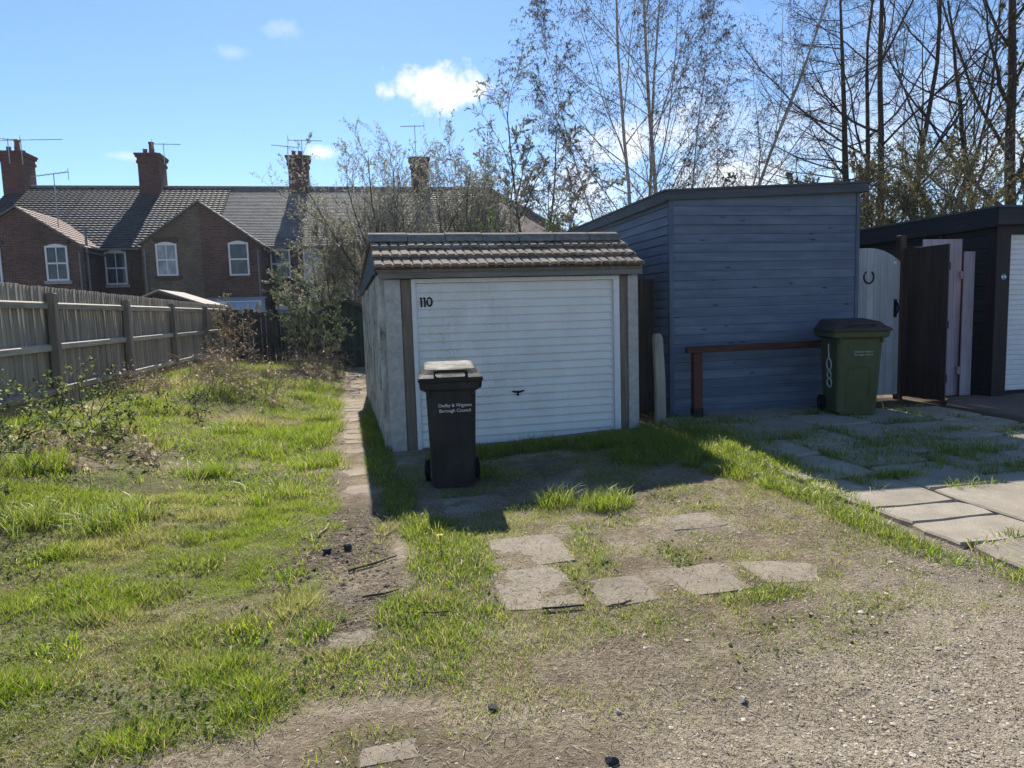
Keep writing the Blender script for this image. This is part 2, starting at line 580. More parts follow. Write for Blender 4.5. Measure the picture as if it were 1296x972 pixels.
M_bark_birch = bark('birch_bark', (.16, .14, .125), (.34, .31, .28), (.52, .49, .46), (3, 3, 8))
M_bark_dark = bark('dark_bark', (.035, .028, .024), (.065, .052, .044), (.105, .088, .072))
M_bark_ivy = bark('mossy_bark', (.045, .042, .026), (.085, .078, .05), (.13, .115, .075))
M_twig_pale = bark('pale_twig', (.19, .175, .155), (.27, .25, .225), (.35, .33, .30))
M_twig = bark('birch_twig', (.075, .056, .056), (.11, .085, .082), (.15, .12, .115))
M_twig_dark = bark('dark_twig', (.040, .030, .028), (.062, .048, .044), (.09, .07, .064))
M_deadstem = bark('dead_stem', (.17, .125, .09), (.30, .23, .165), (.42, .335, .25))
M_bramblestem = bark('bramble_stem', (.05, .03, .025), (.085, .055, .04), (.13, .09, .06))
M_rock = simple('dark_stone', (.045, .045, .05), .85, .3, 0, .35, 20, .4)
M_paleround = simple('pale_stone', (.40, .365, .32), .85, .3, 0, .25, 20, .4)
M_stick = bark('broken_stick', (.06, .042, .03), (.12, .088, .062), (.20, .15, .11), (20, 3, 20))


def veg(name, trans=.45, rough=.55, spec=.25, through=1.35):
    """leaves and blades: the colour is a per-leaf attribute, light comes through"""
    g = N(name)
    a = g.attr('col')
    g.done(a.outputs['Color'], rough, spec)
    tr = g.n.new('ShaderNodeBsdfTranslucent')
    hs = g.n.new('ShaderNodeHueSaturation'); hs.inputs['Saturation'].default_value = 1.12; hs.inputs['Value'].default_value = through
    g.l.new(a.outputs['Color'], hs.inputs['Color']); g.l.new(hs.outputs[0], tr.inputs['Color'])
    mx = g.n.new('ShaderNodeMixShader'); mx.inputs[0].default_value = trans
    g.l.new(g.b.outputs[0], mx.inputs[1]); g.l.new(tr.outputs[0], mx.inputs[2])
    g.l.new(mx.outputs[0], g.n['Material Output'].inputs['Surface'])
    return g.m


M_grass = veg('grass_blades', .55, .38, .5, 1.85)
M_straw = veg('dry_straw', .25, .7)
M_leaf = veg('leaves', .4, .62, .2)
M_catkin = veg('catkins_and_buds', .2, .7)


def stone_attr():
    g = N('gravel_stones')
    a = g.attr('col')
    n = g.noise(g.coord(rnd=False), 60, 3)
    return g.done(g.mix(g.ramp(n, ((.4, 0.0), (.7, .4))), a.outputs['Color'], (.12, .105, .09)), .9, .25)


M_gravel = stone_attr()


# ------------------------------------------------------------------ bulk meshes with a colour per face group
def bulk(name, verts, tris, cols, mat, parent=None, quads=None, world=True, smooth=False):
    """verts (n,3), tris (m,3), cols (n,3)"""
    me = bpy.data.meshes.new(name)
    verts = np.asarray(verts, np.float32); tris = np.asarray(tris, np.int32)
    k = tris.shape[1]
    me.vertices.add(len(verts)); me.vertices.foreach_set('co', verts.ravel())
    me.loops.add(tris.size); me.loops.foreach_set('vertex_index', tris.ravel())
    me.polygons.add(len(tris)); me.polygons.foreach_set('loop_start', np.arange(0, tris.size, k, dtype=np.int32))
    if cols is not None:
        at = me.attributes.new('col', 'FLOAT_COLOR', 'POINT')
        c4 = np.ones((len(verts), 4), np.float32); c4[:, :3] = cols
        at.data.foreach_set('color', c4.ravel())
    me.update(calc_edges=True)
    if smooth: me.shade_smooth()
    o = obj(name, me, mat, parent, world=world)
    return o


def blades(P, H, Wd, lean, col, seg=2, curl=.5):
    """P (n,3) roots, H heights, lean (n,2) horizontal reach at the tip, col (n,3). Returns verts, tris, cols"""
    n = len(P)
    a = rng.random(n) * 2 * np.pi
    if seg == 1:        # short blades: one leaning sliver each
        w = np.stack([np.cos(a), np.sin(a), np.zeros(n)], 1) * Wd[:, None] * .5
        tip = P + np.concatenate([lean, np.zeros((n, 1))], 1); tip[:, 2] += H
        V = np.stack([P - w, P + w, tip], 1).reshape(-1, 3)
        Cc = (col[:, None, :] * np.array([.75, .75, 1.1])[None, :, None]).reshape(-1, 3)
        return V, np.arange(3 * n).reshape(-1, 3), Cc
    w = np.stack([np.cos(a), np.sin(a), np.zeros(n)], 1) * Wd[:, None] * .5
    L = np.concatenate([lean, np.zeros((n, 1))], 1)
    mid = P + L * .38; mid[:, 2] += H * .6
    tip = P + L; tip[:, 2] += H * (1 - curl * np.clip(np.linalg.norm(lean, axis=1) / np.maximum(H, 1e-3), 0, 1) * .6)
    V = np.stack([P - w, P + w, mid - w * .8, mid + w * .8, tip], 1).reshape(-1, 3)
    b = np.arange(n)[:, None] * 5
    T = np.concatenate([b + [0, 1, 3], b + [0, 3, 2], b + [2, 3, 4]], 0)
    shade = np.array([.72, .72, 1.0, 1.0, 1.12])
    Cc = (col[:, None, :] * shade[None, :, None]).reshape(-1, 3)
    return V, T, Cc


def tubes_np(P, Rr, k=3):
    """P (m,n,3) poly-lines, Rr (m,n) radii -> verts, quads"""
    m, n, _ = P.shape
    T = np.empty_like(P)
    T[:, 1:-1] = P[:, 2:] - P[:, :-2]; T[:, 0] = P[:, 1] - P[:, 0]; T[:, -1] = P[:, -1] - P[:, -2]
    T /= np.linalg.norm(T, axis=2, keepdims=True) + 1e-9
    ref = np.tile(np.array([.31, .52, .8]), (m, n, 1))
    flip = np.abs((T * ref).sum(2)) > .9
    ref[flip] = (1, 0, 0)
    A = np.cross(T, ref); A /= np.linalg.norm(A, axis=2, keepdims=True) + 1e-9
    B = np.cross(T, A)
    an = np.arange(k) * 2 * np.pi / k
    V = P[:, :, None] + (A[:, :, None] * np.cos(an)[None, None, :, None] + B[:, :, None] * np.sin(an)[None, None, :, None]) * Rr[:, :, None, None]
    idx = np.arange(m * n * k).reshape(m, n, k)
    q = np.stack([idx[:, :-1], np.roll(idx, -1, 2)[:, :-1], np.roll(idx, -1, 2)[:, 1:], idx[:, 1:]], -1).reshape(-1, 4)
    return V.reshape(-1, 3), q


def unit(v):
    return v / (np.linalg.norm(v, axis=-1, keepdims=True) + 1e-9)


def grow(g, S, D, L, Rd, spec):
    """recursive branching, one level at a time; returns list of (P, R, sides) and the last level"""
    out = []
    S, D = np.atleast_2d(S).astype(float), unit(np.atleast_2d(D).astype(float))
    L, Rd = np.atleast_1d(L).astype(float), np.atleast_1d(Rd).astype(float)
    for li, sp in enumerate(spec):
        m, n = len(S), sp['n']
        P = np.empty((m, n, 3)); P[:, 0] = S
        d = D.copy()
        Dn = np.empty((m, n, 3)); Dn[:, 0] = d
        trop = np.array(sp.get('dirp', (0, 0, 1.0)))
        for i in range(1, n):
            t = i / (n - 1)
            d = unit(d + g.normal(0, sp['wob'], (m, 3)) + trop * (sp['trop'] + sp.get('trop2', 0) * t))
            P[:, i] = P[:, i - 1] + d * (L / (n - 1))[:, None]
            Dn[:, i] = d
        t = np.linspace(0, 1, n)
        Rr = Rd[:, None] * (1 - (1 - sp.get('tip', .25)) * t[None, :])
        out.append((P, Rr, sp.get('k', 3)))
        if li == len(spec) - 1: break
        nx = spec[li + 1]
        kids = sp['kids']
        tt = sp.get('t0', .3) + (1 - sp.get('t0', .3)) * (np.arange(kids)[None, :] + g.random((m, kids))) / kids
        tt = np.clip(tt, 0, .999)
        f = tt * (n - 1); i0 = np.clip(f.astype(int), 0, n - 2); fr = (f - i0)[..., None]
        r = np.arange(m)[:, None]
        S2 = P[r, i0] * (1 - fr) + P[r, i0 + 1] * fr
        D0 = Dn[r, i0]
        perp = unit(np.cross(D0, g.normal(0, 1, D0.shape)))
        if 'flat' in sp: perp = unit(perp * np.array([1, 1, sp['flat']]))
        ang = R(sp['ang']) * (1 + sp.get('angv', .25) * g.normal(0, 1, (m, kids)))[..., None]
        D2 = unit(D0 * np.cos(ang) + perp * np.sin(ang))
        L2 = (L[:, None] * sp['lr'] * (1 - sp.get('taper', .55) * tt) * g.uniform(.6, 1.25, (m, kids)))
        R2 = np.minimum(Rr[r, i0] * sp.get('rr', .55), sp.get('rmax', 9)) * g.uniform(.7, 1.1, (m, kids))
        S, D, L, Rd = S2.reshape(-1, 3), D2.reshape(-1, 3), L2.ravel(), np.maximum(R2.ravel(), nx.get('rmin', .002))
        keep = g.random(len(S)) < sp.get('keep', 1)
        S, D, L, Rd = S[keep], D[keep], L[keep], Rd[keep]
    return out


def tubes_mesh(parts):
    V, Q, b = [], [], 0
    for P, Rr, k in parts:
        v, q = tubes_np(P, Rr, k); V.append(v); Q.append(q + b); b += len(v)
    return np.concatenate(V), np.concatenate(Q)


def leaf_quads(g, pts, size, up=.0, cols=None, hang=0.0, aspect=.5, tri=False):
    """small pointed four-sided leaves at points"""
    n = len(pts)
    a = unit(g.normal(0, 1, (n, 3)) + np.array([0, 0, -hang])); b = unit(np.cross(a, g.normal(0, 1, (n, 3)) + np.array([0, 0, up])))
    s = (size * g.uniform(.6, 1.35, n))[:, None]
    if tri:       # far off buds: one sliver each
        s = s * 1.15
        V = np.stack([pts + b * s * aspect * .5, pts - b * s * aspect * .5, pts + a * s], 1).reshape(-1, 3)
        return V, np.arange(3 * n).reshape(-1, 3), np.repeat(cols, 3, 0)
    V = np.stack([pts, pts + a * s * .5 + b * s * aspect * .5, pts + a * s, pts + a * s * .5 - b * s * aspect * .5], 1).reshape(-1, 3)
    Q = np.arange(4 * n).reshape(-1, 4)
    return V, Q, np.repeat(cols, 4, 0)


def pick_cols(g, n, cols, jitter=.2):
    cols = np.array(cols)
    c = cols[g.integers(0, len(cols), n)] * g.uniform(1 - jitter, 1 + jitter, (n, 1))
    return np.clip(c, 0, 1)


def sample_on(g, parts, n, tmin=.0):
    """random points on branch poly-lines"""
    pts = []
    tot = sum(p[0].shape[0] for p in parts)
    for P, Rr, k in parts:
        m, c, _ = P.shape
        q = max(1, int(n * m / tot))
        i = g.integers(0, m, q); f = (tmin + (1 - tmin) * g.random(q)) * (c - 1); j = np.clip(f.astype(int), 0, c - 2); fr = (f - j)[:, None]
        pts.append(P[i, j] * (1 - fr) + P[i, j + 1] * fr)
    return np.concatenate(pts)


# ------------------------------------------------------------------ terrain
def zdrive(y):
    return .10 + .08 * sstep(4.0, 8.0, y)


BEDS = []


def hgt(x, y):
    x, y = np.asarray(x, float), np.asarray(y, float)
    left = sstep(.7, 4.2, -x) * sstep(2.6, 6.5, y) * .33 * (1 - sstep(24, 30, y))
    right = sstep(.9, 3.25, x) * .075 + sstep(3.3, 3.44, x) * (zdrive(y) - .05 - .075)
    lawn = sstep(.1, 1.0, -x) * sstep(2.2, 4, y)
    b = (fbm(x, y, 1.6, 1) - .5) * (.03 + .16 * lawn * sstep(5, 10, y)) + (fbm(x, y, .35, 5, 3) - .5) * (.022 + .022 * lawn) + (vnoise(x, y, .11, 9) - .5) * (.010 + .020 * lawn)
    b = b * (1 - .85 * sstep(3.2, 3.5, x) * (1 - sstep(12, 16, y)))
    garage = sstep(-.35, .0, x) * (1 - sstep(3.1, 3.3, x)) * sstep(7.5, 7.9, y) * (1 - sstep(14.2, 15, y))
    path = np.exp(-((x + .22 + .028 * (y - 6)) / .30) ** 2) * sstep(4.5, 6.0, y)
    b = b * (1 - garage) * (1 - .8 * path)
    mounds = 0
    for cx, cy, rx, ry, a in ((-2.3, 12.5, .9, 1.2, .26), (-1.6, 15.0, .7, 1.0, .24), (-3.2, 16.5, .9, 1.4, .25), (-1.4, 18.5, .6, 1.0, .35),
                              (-2.8, 8.2, .7, .7, .12), (-3.7, 6.6, .6, .7, .14), (.42, 4.15, .30, .7, .03), (2.7, 6.9, .6, .5, .06), (2.95, 4.6, .3, 1.2, .03)):
        mounds = mounds + a * np.exp(-((x - cx) / rx) ** 2 - ((y - cy) / ry) ** 2)
    far = sstep(22, 60, np.hypot(x, y))
    h = (left + right + b + mounds) * (1 - far)
    for sx, sy, w, l, a, z in BEDS:       # earth packed level with the sunken slabs
        q = np.maximum(np.abs(x - sx) / (w * .5 + .03), np.abs(y - sy) / (l * .5 + .03))
        k = 1 - sstep(.9, 1.25, q)
        h = h * (1 - k) + (z + (fbm(x, y, .22, 13, 3) - .5) * .022) * k
    return h


SLABS = ((.93, 4.36, .50, .58, 4), (.82, 3.74, .46, .60, -3), (1.77, 3.57, .40, .42, 12), (2.22, 3.52, .42, .36, -12), (1.27, 3.58, .36, .40, 5),
         (-.16, 3.36, .26, .2, 20), (.0, 2.42, .26, .14, 10), (2.15, 4.55, .46, .36, 6), (.75, 5.6, .55, .5, 0))
BEDS = []
_o = np.meshgrid(np.linspace(-.25, .25, 7), np.linspace(-.25, .25, 7))
BEDS = [(*s, float(hgt(s[0] + _o[0], s[1] + _o[1]).mean())) for s in SLABS]


def axis_pts(lo, hi, step, far_lo, far_hi):
    mid = np.arange(lo, hi + 1e-6, step)
    def out(a, b):
        v, s, r = a, step, []
        while v < b:
            s *= 1.22; v += s; r.append(min(v, b))
        return np.array(r)
    return np.concatenate([-out(-lo, -far_lo)[::-1], mid, out(hi, far_hi)])


gx = axis_pts(-5.2, 3.6, .05, -900, 900)
gy = axis_pts(1.5, 9.0, .05, -900, 900)
GX, GY = np.meshgrid(gx, gy, indexing='ij')
GZ = hgt(GX, GY)
nx_, ny_ = GX.shape

# regions of the ground, as functions of place
GRASS = [  # cx, cy, rx, ry, density, height
    (.42, 4.35, .30, .85, .95, .085), (.30, 3.55, .38, .45, .85, .07), (.30, 5.0, .18, .35, 1.0, .12), (.0, 3.05, .5, .30, .7, .06), (-.1, 2.45, .25, .15, .45, .05),
    (.15, 6.0, .16, 1.0, .9, .10), (.02, 7.6, .14, 1.2, 1.0, .12), (-.02, 10.5, .20, 2.6, 1.0, .16),
    (1.0, 7.55, .55, .35, .95, .15), (1.7, 7.65, .7, .30, .9, .15), (3.25, 7.3, .30, .9, 1.0, .15), (3.3, 6.2, .22, .6, 1.0, .14), (2.5, 7.4, .55, .50, 1.0, .16), (3.0, 6.9, .42, .8, 1.0, .16), (2.55, 6.5, .4, .4, .8, .14),
    (.95, 6.7, .25, .4, .8, .10),
    (1.38, 5.35, .17, .17, 1.0, .20), (1.72, 5.15, .26, .20, 1.0, .19), (1.15, 5.35, .25, .12, .6, .08), (1.55, 4.75, .3, .2, .55, .06), (1.3, 4.25, .16, .42, .7, .05),
    (2.85, 6.05, .12, .12, 1.0, .22), (3.05, 5.6, .26, .36, 1.0, .15), (3.15, 4.9, .18, .55, 1.0, .12), (3.12, 4.1, .16, .55, .9, .10), (3.1, 3.5, .14, .35, .8, .09), (3.35, 3.1, .25, .3, .7, .08),
    (2.35, 5.1, .45, .35, .35, .05), (1.95, 3.27, .28, .10, .95, .07), (2.35, 3.45, .25, .12, .7, .06), (1.95, 4.1, .4, .25, .40, .05), (2.75, 3.7, .4, .4, .30, .05),
    (2.0, 2.85, .45, .22, .38, .04), (2.3, 3.0, .25, .2, .35, .05), (1.2, 3.2, .35, .2, .38, .04), (1.55, 2.75, .3, .2, .22, .035), (.9, 4.9, .3, .12, .35, .05),
    (1.75, 3.9, .08, .3, .6, .06), (1.05, 3.75, .09, .3, .75, .06),
]


def ellipses(x, y, table, i):
    d = np.zeros_like(x)
    for e in table:
        q = ((x - e[0]) / e[2]) ** 2 + ((y - e[1]) / e[3]) ** 2
        d = np.maximum(d, (1 - sstep(.45, 1.25, q + .7 * (fbm(x, y, .22, 11, 3) - .5))) * e[i])
    return d


def bare(x, y):
    """trodden soil: the bed beside the path, the path itself, the strip along the front"""
    d = 0
    for cx, cy, rx, ry in ((-.28, 4.75, .34, .62), (-.12, 4.0, .26, .45), (-.18, 5.6, .24, .7), (-.2, 3.45, .25, .2), (-.58, 4.3, .16, .3)):
        d = np.maximum(d, 1 - sstep(.4, 1.3, ((x - cx) / rx) ** 2 + ((y - cy) / ry) ** 2 + .9 * (fbm(x, y, .25, 21, 3) - .5)))
    pathw = np.exp(-((x + .22 + .028 * (y - 6)) / .19) ** 4) * sstep(4.8, 6, y) * (1 - sstep(21, 22, y))
    return np.maximum(d, pathw)


def gravelly(x, y):
    """the loose stones of the track, thickest in the wheel run at the bottom right"""
    d = x * .55 + (2.75 - y) * 1.15 - .35 + .9 * (fbm(x, y, .8, 61, 4) - .5)
    return sstep(.0, 1.0, d)


def lawn(x, y):
    """the rough lawn left of the path"""
    edge = y - (2.42 + .22 * sstep(-1.6, -.9, x) + .60 * sstep(-.7, .5, x)) + .45 * (fbm(x, y, .5, 31, 3) - .5)
    side = -x - (-.42 + .42 * sstep(3.5, 4.1, y) + .32 * sstep(5.0, 6.3, y) + .028 * np.maximum(y - 6, 0)) + .45 * (fbm(x, y, .4, 33, 3) - .5)
    return sstep(-.05, .18, edge) * sstep(-.05, .15, side) * (1 - sstep(21.5, 22.5, y))


def density(x, y):
    L = lawn(x, y)
    patch = .25 + .75 * sstep(.36, .56, fbm(x, y, .55, 41, 4))
    g = np.maximum(L * patch * (1 - .96 * bare(x, y)), ellipses(x, y, GRASS, 4) * (.35 + .65 * sstep(.35, .55, fbm(x, y, .2, 44, 3))))
    return g


gm = bpy.data.meshes.new('ground')
gm.vertices.add(nx_ * ny_)
gm.vertices.foreach_set('co', np.stack([GX, GY, GZ], -1).astype(np.float32).ravel())
ii = np.arange(nx_ * ny_).reshape(nx_, ny_)
gq = np.stack([ii[:-1, :-1], ii[1:, :-1], ii[1:, 1:], ii[:-1, 1:]], -1).reshape(-1, 4).astype(np.int32)
gm.loops.add(gq.size); gm.loops.foreach_set('vertex_index', gq.ravel())
gm.polygons.add(len(gq)); gm.polygons.foreach_set('loop_start', np.arange(0, gq.size, 4, dtype=np.int32))
dens_g = density(GX, GY)
soil_g = np.clip(bare(GX, GY) * sstep(.38, .6, fbm(GX, GY, .5, 51, 4)) * (1 - sstep(5.6, 6.2, GY)) + .9 * sstep(.52, .68, fbm(GX, GY, 1.1, 53, 4)) * .5, 0, 1)
grav_g = gravelly(GX, GY)
at = gm.attributes.new('region', 'FLOAT_COLOR', 'POINT')
at.data.foreach_set('color', np.stack([dens_g, soil_g, grav_g, np.ones_like(dens_g)], -1).astype(np.float32).ravel())
gm.update(calc_edges=True)
gm.shade_smooth()


def ground_mat():
    g = N('trodden_earth')
    a = g.attr('region')
    sp = g.n.new('ShaderNodeSeparateColor'); g.l.new(a.outputs['Color'], sp.inputs[0])
    v = g.coord(rnd=False)
    n = g.noise(v, 2.2, 8, .68); n2 = g.noise(v, 26, 6, .7); n3 = g.noise(v, 130, 3, .7)
    col = g.ramp(n, ((.3, (.17, .128, .082)), (.48, (.31, .245, .168)), (.62, (.42, .345, .245)), (.76, (.51, .435, .325))))
    col = g.mix(g.ramp(n2, ((.38, .6), (.55, 0.0))), col, (.15, .115, .085))
    n4 = g.noise(v, .9, 5, .6, .5)
    col = g.mix(g.ramp(n4, ((.48, 0.0), (.64, .5))), col, (.16, .118, .076))
    n5 = g.noise(v, 1.7, 6, .65)
    col = g.mix(g.ramp(n5, ((.50, 0.0), (.66, .6))), col, (.48, .415, .315))
    grav = g.mix(g.ramp(n3, ((.38, 0.0), (.6, 1.0))), (.24, .20, .15), (.54, .47, .375))
    col = g.mix(g.math('MULTIPLY', sp.outputs[2], .65), col, grav)
    col = g.mix(g.math('MULTIPLY', sp.outputs[1], .8), col, g.mix(n2, (.045, .032, .023), (.13, .095, .07)))
    gr = g.mix(g.ramp(n2, ((.35, 0.0), (.62, 1.0))), (.062, .076, .018), (.175, .168, .060))
    col = g.mix(g.math('MULTIPLY', sp.outputs[0], .85), col, gr)
    hsum = g.math('ADD', g.math('MULTIPLY', n2, 1.0), g.math('MULTIPLY', n3, .35))
    g.bump(hsum, 1.0, .03)
    return g.done(col, .95, .12)


tag(obj('ground', gm, ground_mat()), kind='structure')


# ------------------------------------------------------------------ paving
def slab_mesh(w, l, t, g, jit=.02, n=3, ch=.012):
    ring = []
    for i in range(n): ring.append((-w / 2 + w * i / n, -l / 2))
    for i in range(n): ring.append((w / 2, -l / 2 + l * i / n))
    for i in range(n): ring.append((w / 2 - w * i / n, l / 2))
    for i in range(n): ring.append((-w / 2, l / 2 - l * i / n))
    c_ = min(w, l)
    for q in range(4):        # knocked-off corners
        k = g.uniform(.02, .10)
        ring[q * n] = (ring[q * n][0] * (1 - k), ring[q * n][1] * (1 - k))
    ring = [(x + g.normal(0, jit), y + g.normal(0, jit)) for x, y in ring]
    mb = MB()
    mb.loft([[(x, y, -t) for x, y in ring], [(x, y, -ch) for x, y in ring], [(x * (1 - 2 * ch / w), y * (1 - 2 * ch / l), 0) for x, y in ring]])
    return mb.mesh('slab')


gp = np.random.default_rng(21)
drive = empty('driveway', (3.4, 3.0, 0), kind='structure')
zz = np.linspace(1.9, 8.9, 15)
mb = MB()
vs = [(x, y, float(zdrive(y)) - .035) for y in zz for x in (3.42, 9.9)]
mb.add(vs + [(x, y, -.3) for x, y, z in vs], [(2 * i, 2 * i + 1, 2 * i + 3, 2 * i + 2) for i in range(14)] + [(2 * i, 2 * i + 2, 2 * i + 32, 2 * i + 30) for i in range(14)] + [(2 * i + 1, 2 * i + 31, 2 * i + 33, 2 * i + 3) for i in range(14)])
obj('bedding', mb, simple('dark_joint_earth', (.10, .08, .06), .95, .1, 0, .4, 20, .5), drive, world=True)
DRIVE_JOINTS = []
for ci in range(5):
    x0 = 3.37 + ci * .735
    y = 1.95 + (.0, .22, -.1, .3, .1)[ci]
    while y < 8.3:
        l = (.78, .80, .74, .95, .82)[ci] * gp.uniform(.93, 1.07)
        w = .735
        me = slab_mesh(w - gp.uniform(.006, .016), l - gp.uniform(.006, .016), .12, gp, .006)
        cy = y + l / 2
        if cy + l / 2 < 8.55 and gp.random() < .16:      # cracked across
            k = gp.uniform(.35, .65); sk = gp.uniform(-6, 6)
            for c_, part in ((y + l * k / 2, k), (y + l * (1 + k) / 2, 1 - k)):
                obj('slab', slab_mesh(w - gp.uniform(.015, .035), l * part - .008, .12, gp, .010), M_slab, drive, (x0 + w / 2 + gp.normal(0, .006), c_, float(zdrive(c_)) + gp.normal(-.002, .002)),
                    (R(gp.normal(.6, .2)), R(gp.normal(0, .2)), R(gp.normal(0, .8))), world=True)
        elif cy + l / 2 < 8.55:
            obj('slab', me, M_slab, drive, (x0 + w / 2, cy, float(zdrive(cy)) + gp.normal(0, .002)), (R(gp.normal(.6, .15)), R(gp.normal(0, .15)), R(gp.normal(0, .4))), world=True)
        DRIVE_JOINTS.append((x0, cy)); DRIVE_JOINTS.append((x0 + w / 2, y))
        y += l
# the brown pad before the black garage
mb = MB().prism([(7.05, 2.0), (11.5, 2.0), (11.5, 8.6), (7.62, 8.25), (7.08, 7.7)], 'z', -.1, .215)
tag(obj('concrete_apron', mb, slab_mat('stained_brown_apron', (.20, .15, .12), .6), bevel=.015), kind='structure')

def smooth_h(x, y, r=.25):
    a, b = np.meshgrid(np.linspace(-r, r, 7), np.linspace(-r, r, 7))
    return float(hgt(x + a, y + b).mean())


sl_root = empty('slab_track', (1.2, 4.0, 0), kind='structure')
for x, y, w, l, a, z in BEDS:
    obj('paving_slab', slab_mesh(w, l, .06, gp, .007, 4, .014), M_slab2, sl_root, (x, y, z + .004), (R(gp.normal(0, .25)), R(gp.normal(0, .25)), R(a * .35)), world=True)
path = empty('garden_path', (-.25, 6.0, 0), kind='structure')
y = 6.2
while y < 21.0:
    l = gp.uniform(.30, .42); x = -.20 - .028 * (y - 6)
    if gp.random() < .22:
        y += l
        continue
    obj('path_block', slab_mesh(.27 * gp.uniform(.7, 1.15), l * .86, .07, gp, .018, 3), M_pathbrick, path, (x + gp.normal(0, .012), y + l / 2, smooth_h(x, y + l / 2, .2) + .003),
        (R(gp.normal(0, .8)), R(gp.normal(0, .8)), R(gp.normal(0, 3))), world=True)
    y += l

# ------------------------------------------------------------------ left fence
fence = empty('timber_fence', (-4.4, 8.0, .3), label='long weathered grey featheredge board fence along the rough lawn', cat='fence')
PY = [7.93, 11.03, 14.12, 17.25, 20.35, 23.45]
post_me = MB().prism([(-.055, -.06), (.055, -.06), (.055, .06), (-.055, .06)], 'z', 0, 1.95).mesh('post', .008)
for i, py in enumerate(PY):
    zb = .12
    obj('post', post_me, M_fence_post, fence, (-4.36, py, zb), (R(random.uniform(-.6, .6)), R(random.uniform(-.8, .8)), 0), world=True, scale=(1, 1, .965 - .004 * (py - 8) + random.uniform(-.005, .01)))
b_me = MB().prism([(0, -.064), (.020, -.064), (.008, .064), (0, .064)], 'z', 0, 1.0).mesh('board')
y, k = 7.6, 0
while y < 23.5:
    top = 2.085 - .0085 * (y - 9.7) + random.uniform(-.008, .008)
    obj('board', b_me, M_fence, fence, (-4.46 + random.uniform(-.004, .004), y, .22), (R(random.uniform(-.35, .35)), 0, R(random.uniform(-1.0, 1.0))), world=True, scale=(1, 1, top - .22))
    y += .107; k += 1
for a, b in zip(PY[:-1], PY[1:]):
    for z in (.62, 1.23, 1.81):
        zo = random.uniform(-.012, .012)
        me = MB().prism([(-.025, -.045), (.02, -.05), (.03, .03), (-.025, .05)], 'y', a + .061, b - .061).mesh('rail', .004)
        obj('rail', me, M_fence_rail, fence, (-4.405, 0, z + zo), (0, 0, 0), world=True)

# ------------------------------------------------------------------ far fences and green shed
def panel_fence(name, label, x0, x1, y, z0, z1, mat, bw, cap=True, slope=0.0):
    root = empty(name, ((x0 + x1) / 2, y, z0), label=label, cat='fence')
    x = x0
    me = MB().box(-bw / 2 + .004, bw / 2 - .004, -.009, .009, 0, 1).mesh('board')
    while x < x1 - bw * .5:
        obj('board', me, mat, root, (x + bw / 2, y + random.uniform(-.003, .003), z0), (0, R(random.uniform(-.4, .4)), 0), world=True,
            scale=(1, 1, z1 + slope * (x - x0) - z0 + random.uniform(-.015, .01)))
        x += bw
    for z in (z0 + .3, (z0 + z1) / 2 + .1, z1 - .12):
        obj('rail', MB().box(x0, x1, y - .045, y - .012, z - .04, z + .04), mat, root, world=True)
    for x in (x0, x1):
        obj('post', MB().box(x - .05, x + .05, y - .06, y + .05, 0, z1 + .05), M_darkfence, root, world=True)
    return root


panel_fence('panel_fence', 'dark brown board fence closing the end of the lawn beside long grey fence', -4.3, -2.95, 22.6, .1, 1.72, M_brownfence, .13)
panel_fence('panel_fence', 'blackish green board fence between brown fence and pointed garden shed', -2.85, -1.62, 22.8, .1, 1.66, M_darkfence, .11)

gs = empty('garden_shed', (-.72, 21.8, 0), label='small dark green garden shed with pointed roof at the end of the path', cat='shed')
bw = .115
for i in range(14):
    x = -1.50 + bw * (i + .5)
    zt = 2.0 - abs(x + .72) * .50
    obj('board', MB().prism([(x - bw / 2 + .003, 0), (x + bw / 2 - .003, 0), (x + bw / 2 - .003, 2.0 - abs(x + bw / 2 + .72) * .5), (x - bw / 2 + .003, 2.0 - abs(x - bw / 2 + .72) * .5)], 'y', 21.79, 21.81), M_greenshed, gs, world=True)
for z in (.55, 1.45):
    obj('door_ledge', MB().box(-1.15, -.32, 21.755, 21.79, z - .05, z + .05), M_greenshed, gs, world=True)
obj('wall', MB().prism([(-1.5, 0), (.1, 0), (.1, 1.6), (-.72, 1.98), (-1.5, 1.6)], 'y', 21.82, 24.0), M_greenshed, gs, world=True)
for s in (-1, 1):
    obj('roof', MB().prism([(-.72, 2.05), (-.72, 2.10), (-.72 + s * .95, 1.62), (-.72 + s * .95, 1.57)], 'y', 21.65, 24.1), M_felt, gs, world=True)
    obj('bargeboard', MB().prism([(-.72, 1.96), (-.72, 2.06), (-.72 + s * .95, 1.58), (-.72 + s * .95, 1.48)], 'y', 21.62, 21.648), M_darkfence, gs, world=True)

# small pale shed roof beyond the long fence
ps = empty('garden_shed', (-6.2, 26.5, 0), label='small shed with sunlit pale felt roof showing above the long grey fence', cat='shed')
obj('wall', MB().prism([(-7.4, 0), (-5.4, 0), (-5.4, 1.98), (-6.75, 2.50), (-7.4, 2.25)], 'y', 25.4, 28.2), M_darkfence, ps, world=True)
obj('roof', MB().prism([(-6.75, 2.53), (-6.75, 2.57), (-5.2, 2.02), (-5.2, 1.98)], 'y', 25.1, 28.4), M_shedroof, ps, world=True)
obj('roof', MB().prism([(-7.5, 2.23), (-7.5, 2.27), (-6.76, 2.57), (-6.76, 2.53)], 'y', 25.1, 28.4), M_shedroof, ps, world=True)
obj('bargeboard', MB().prism([(-6.75, 2.44), (-6.75, 2.53), (-5.2, 1.98), (-5.2, 1.89)], 'y', 25.06, 25.095), M_brownfence, ps, world=True)

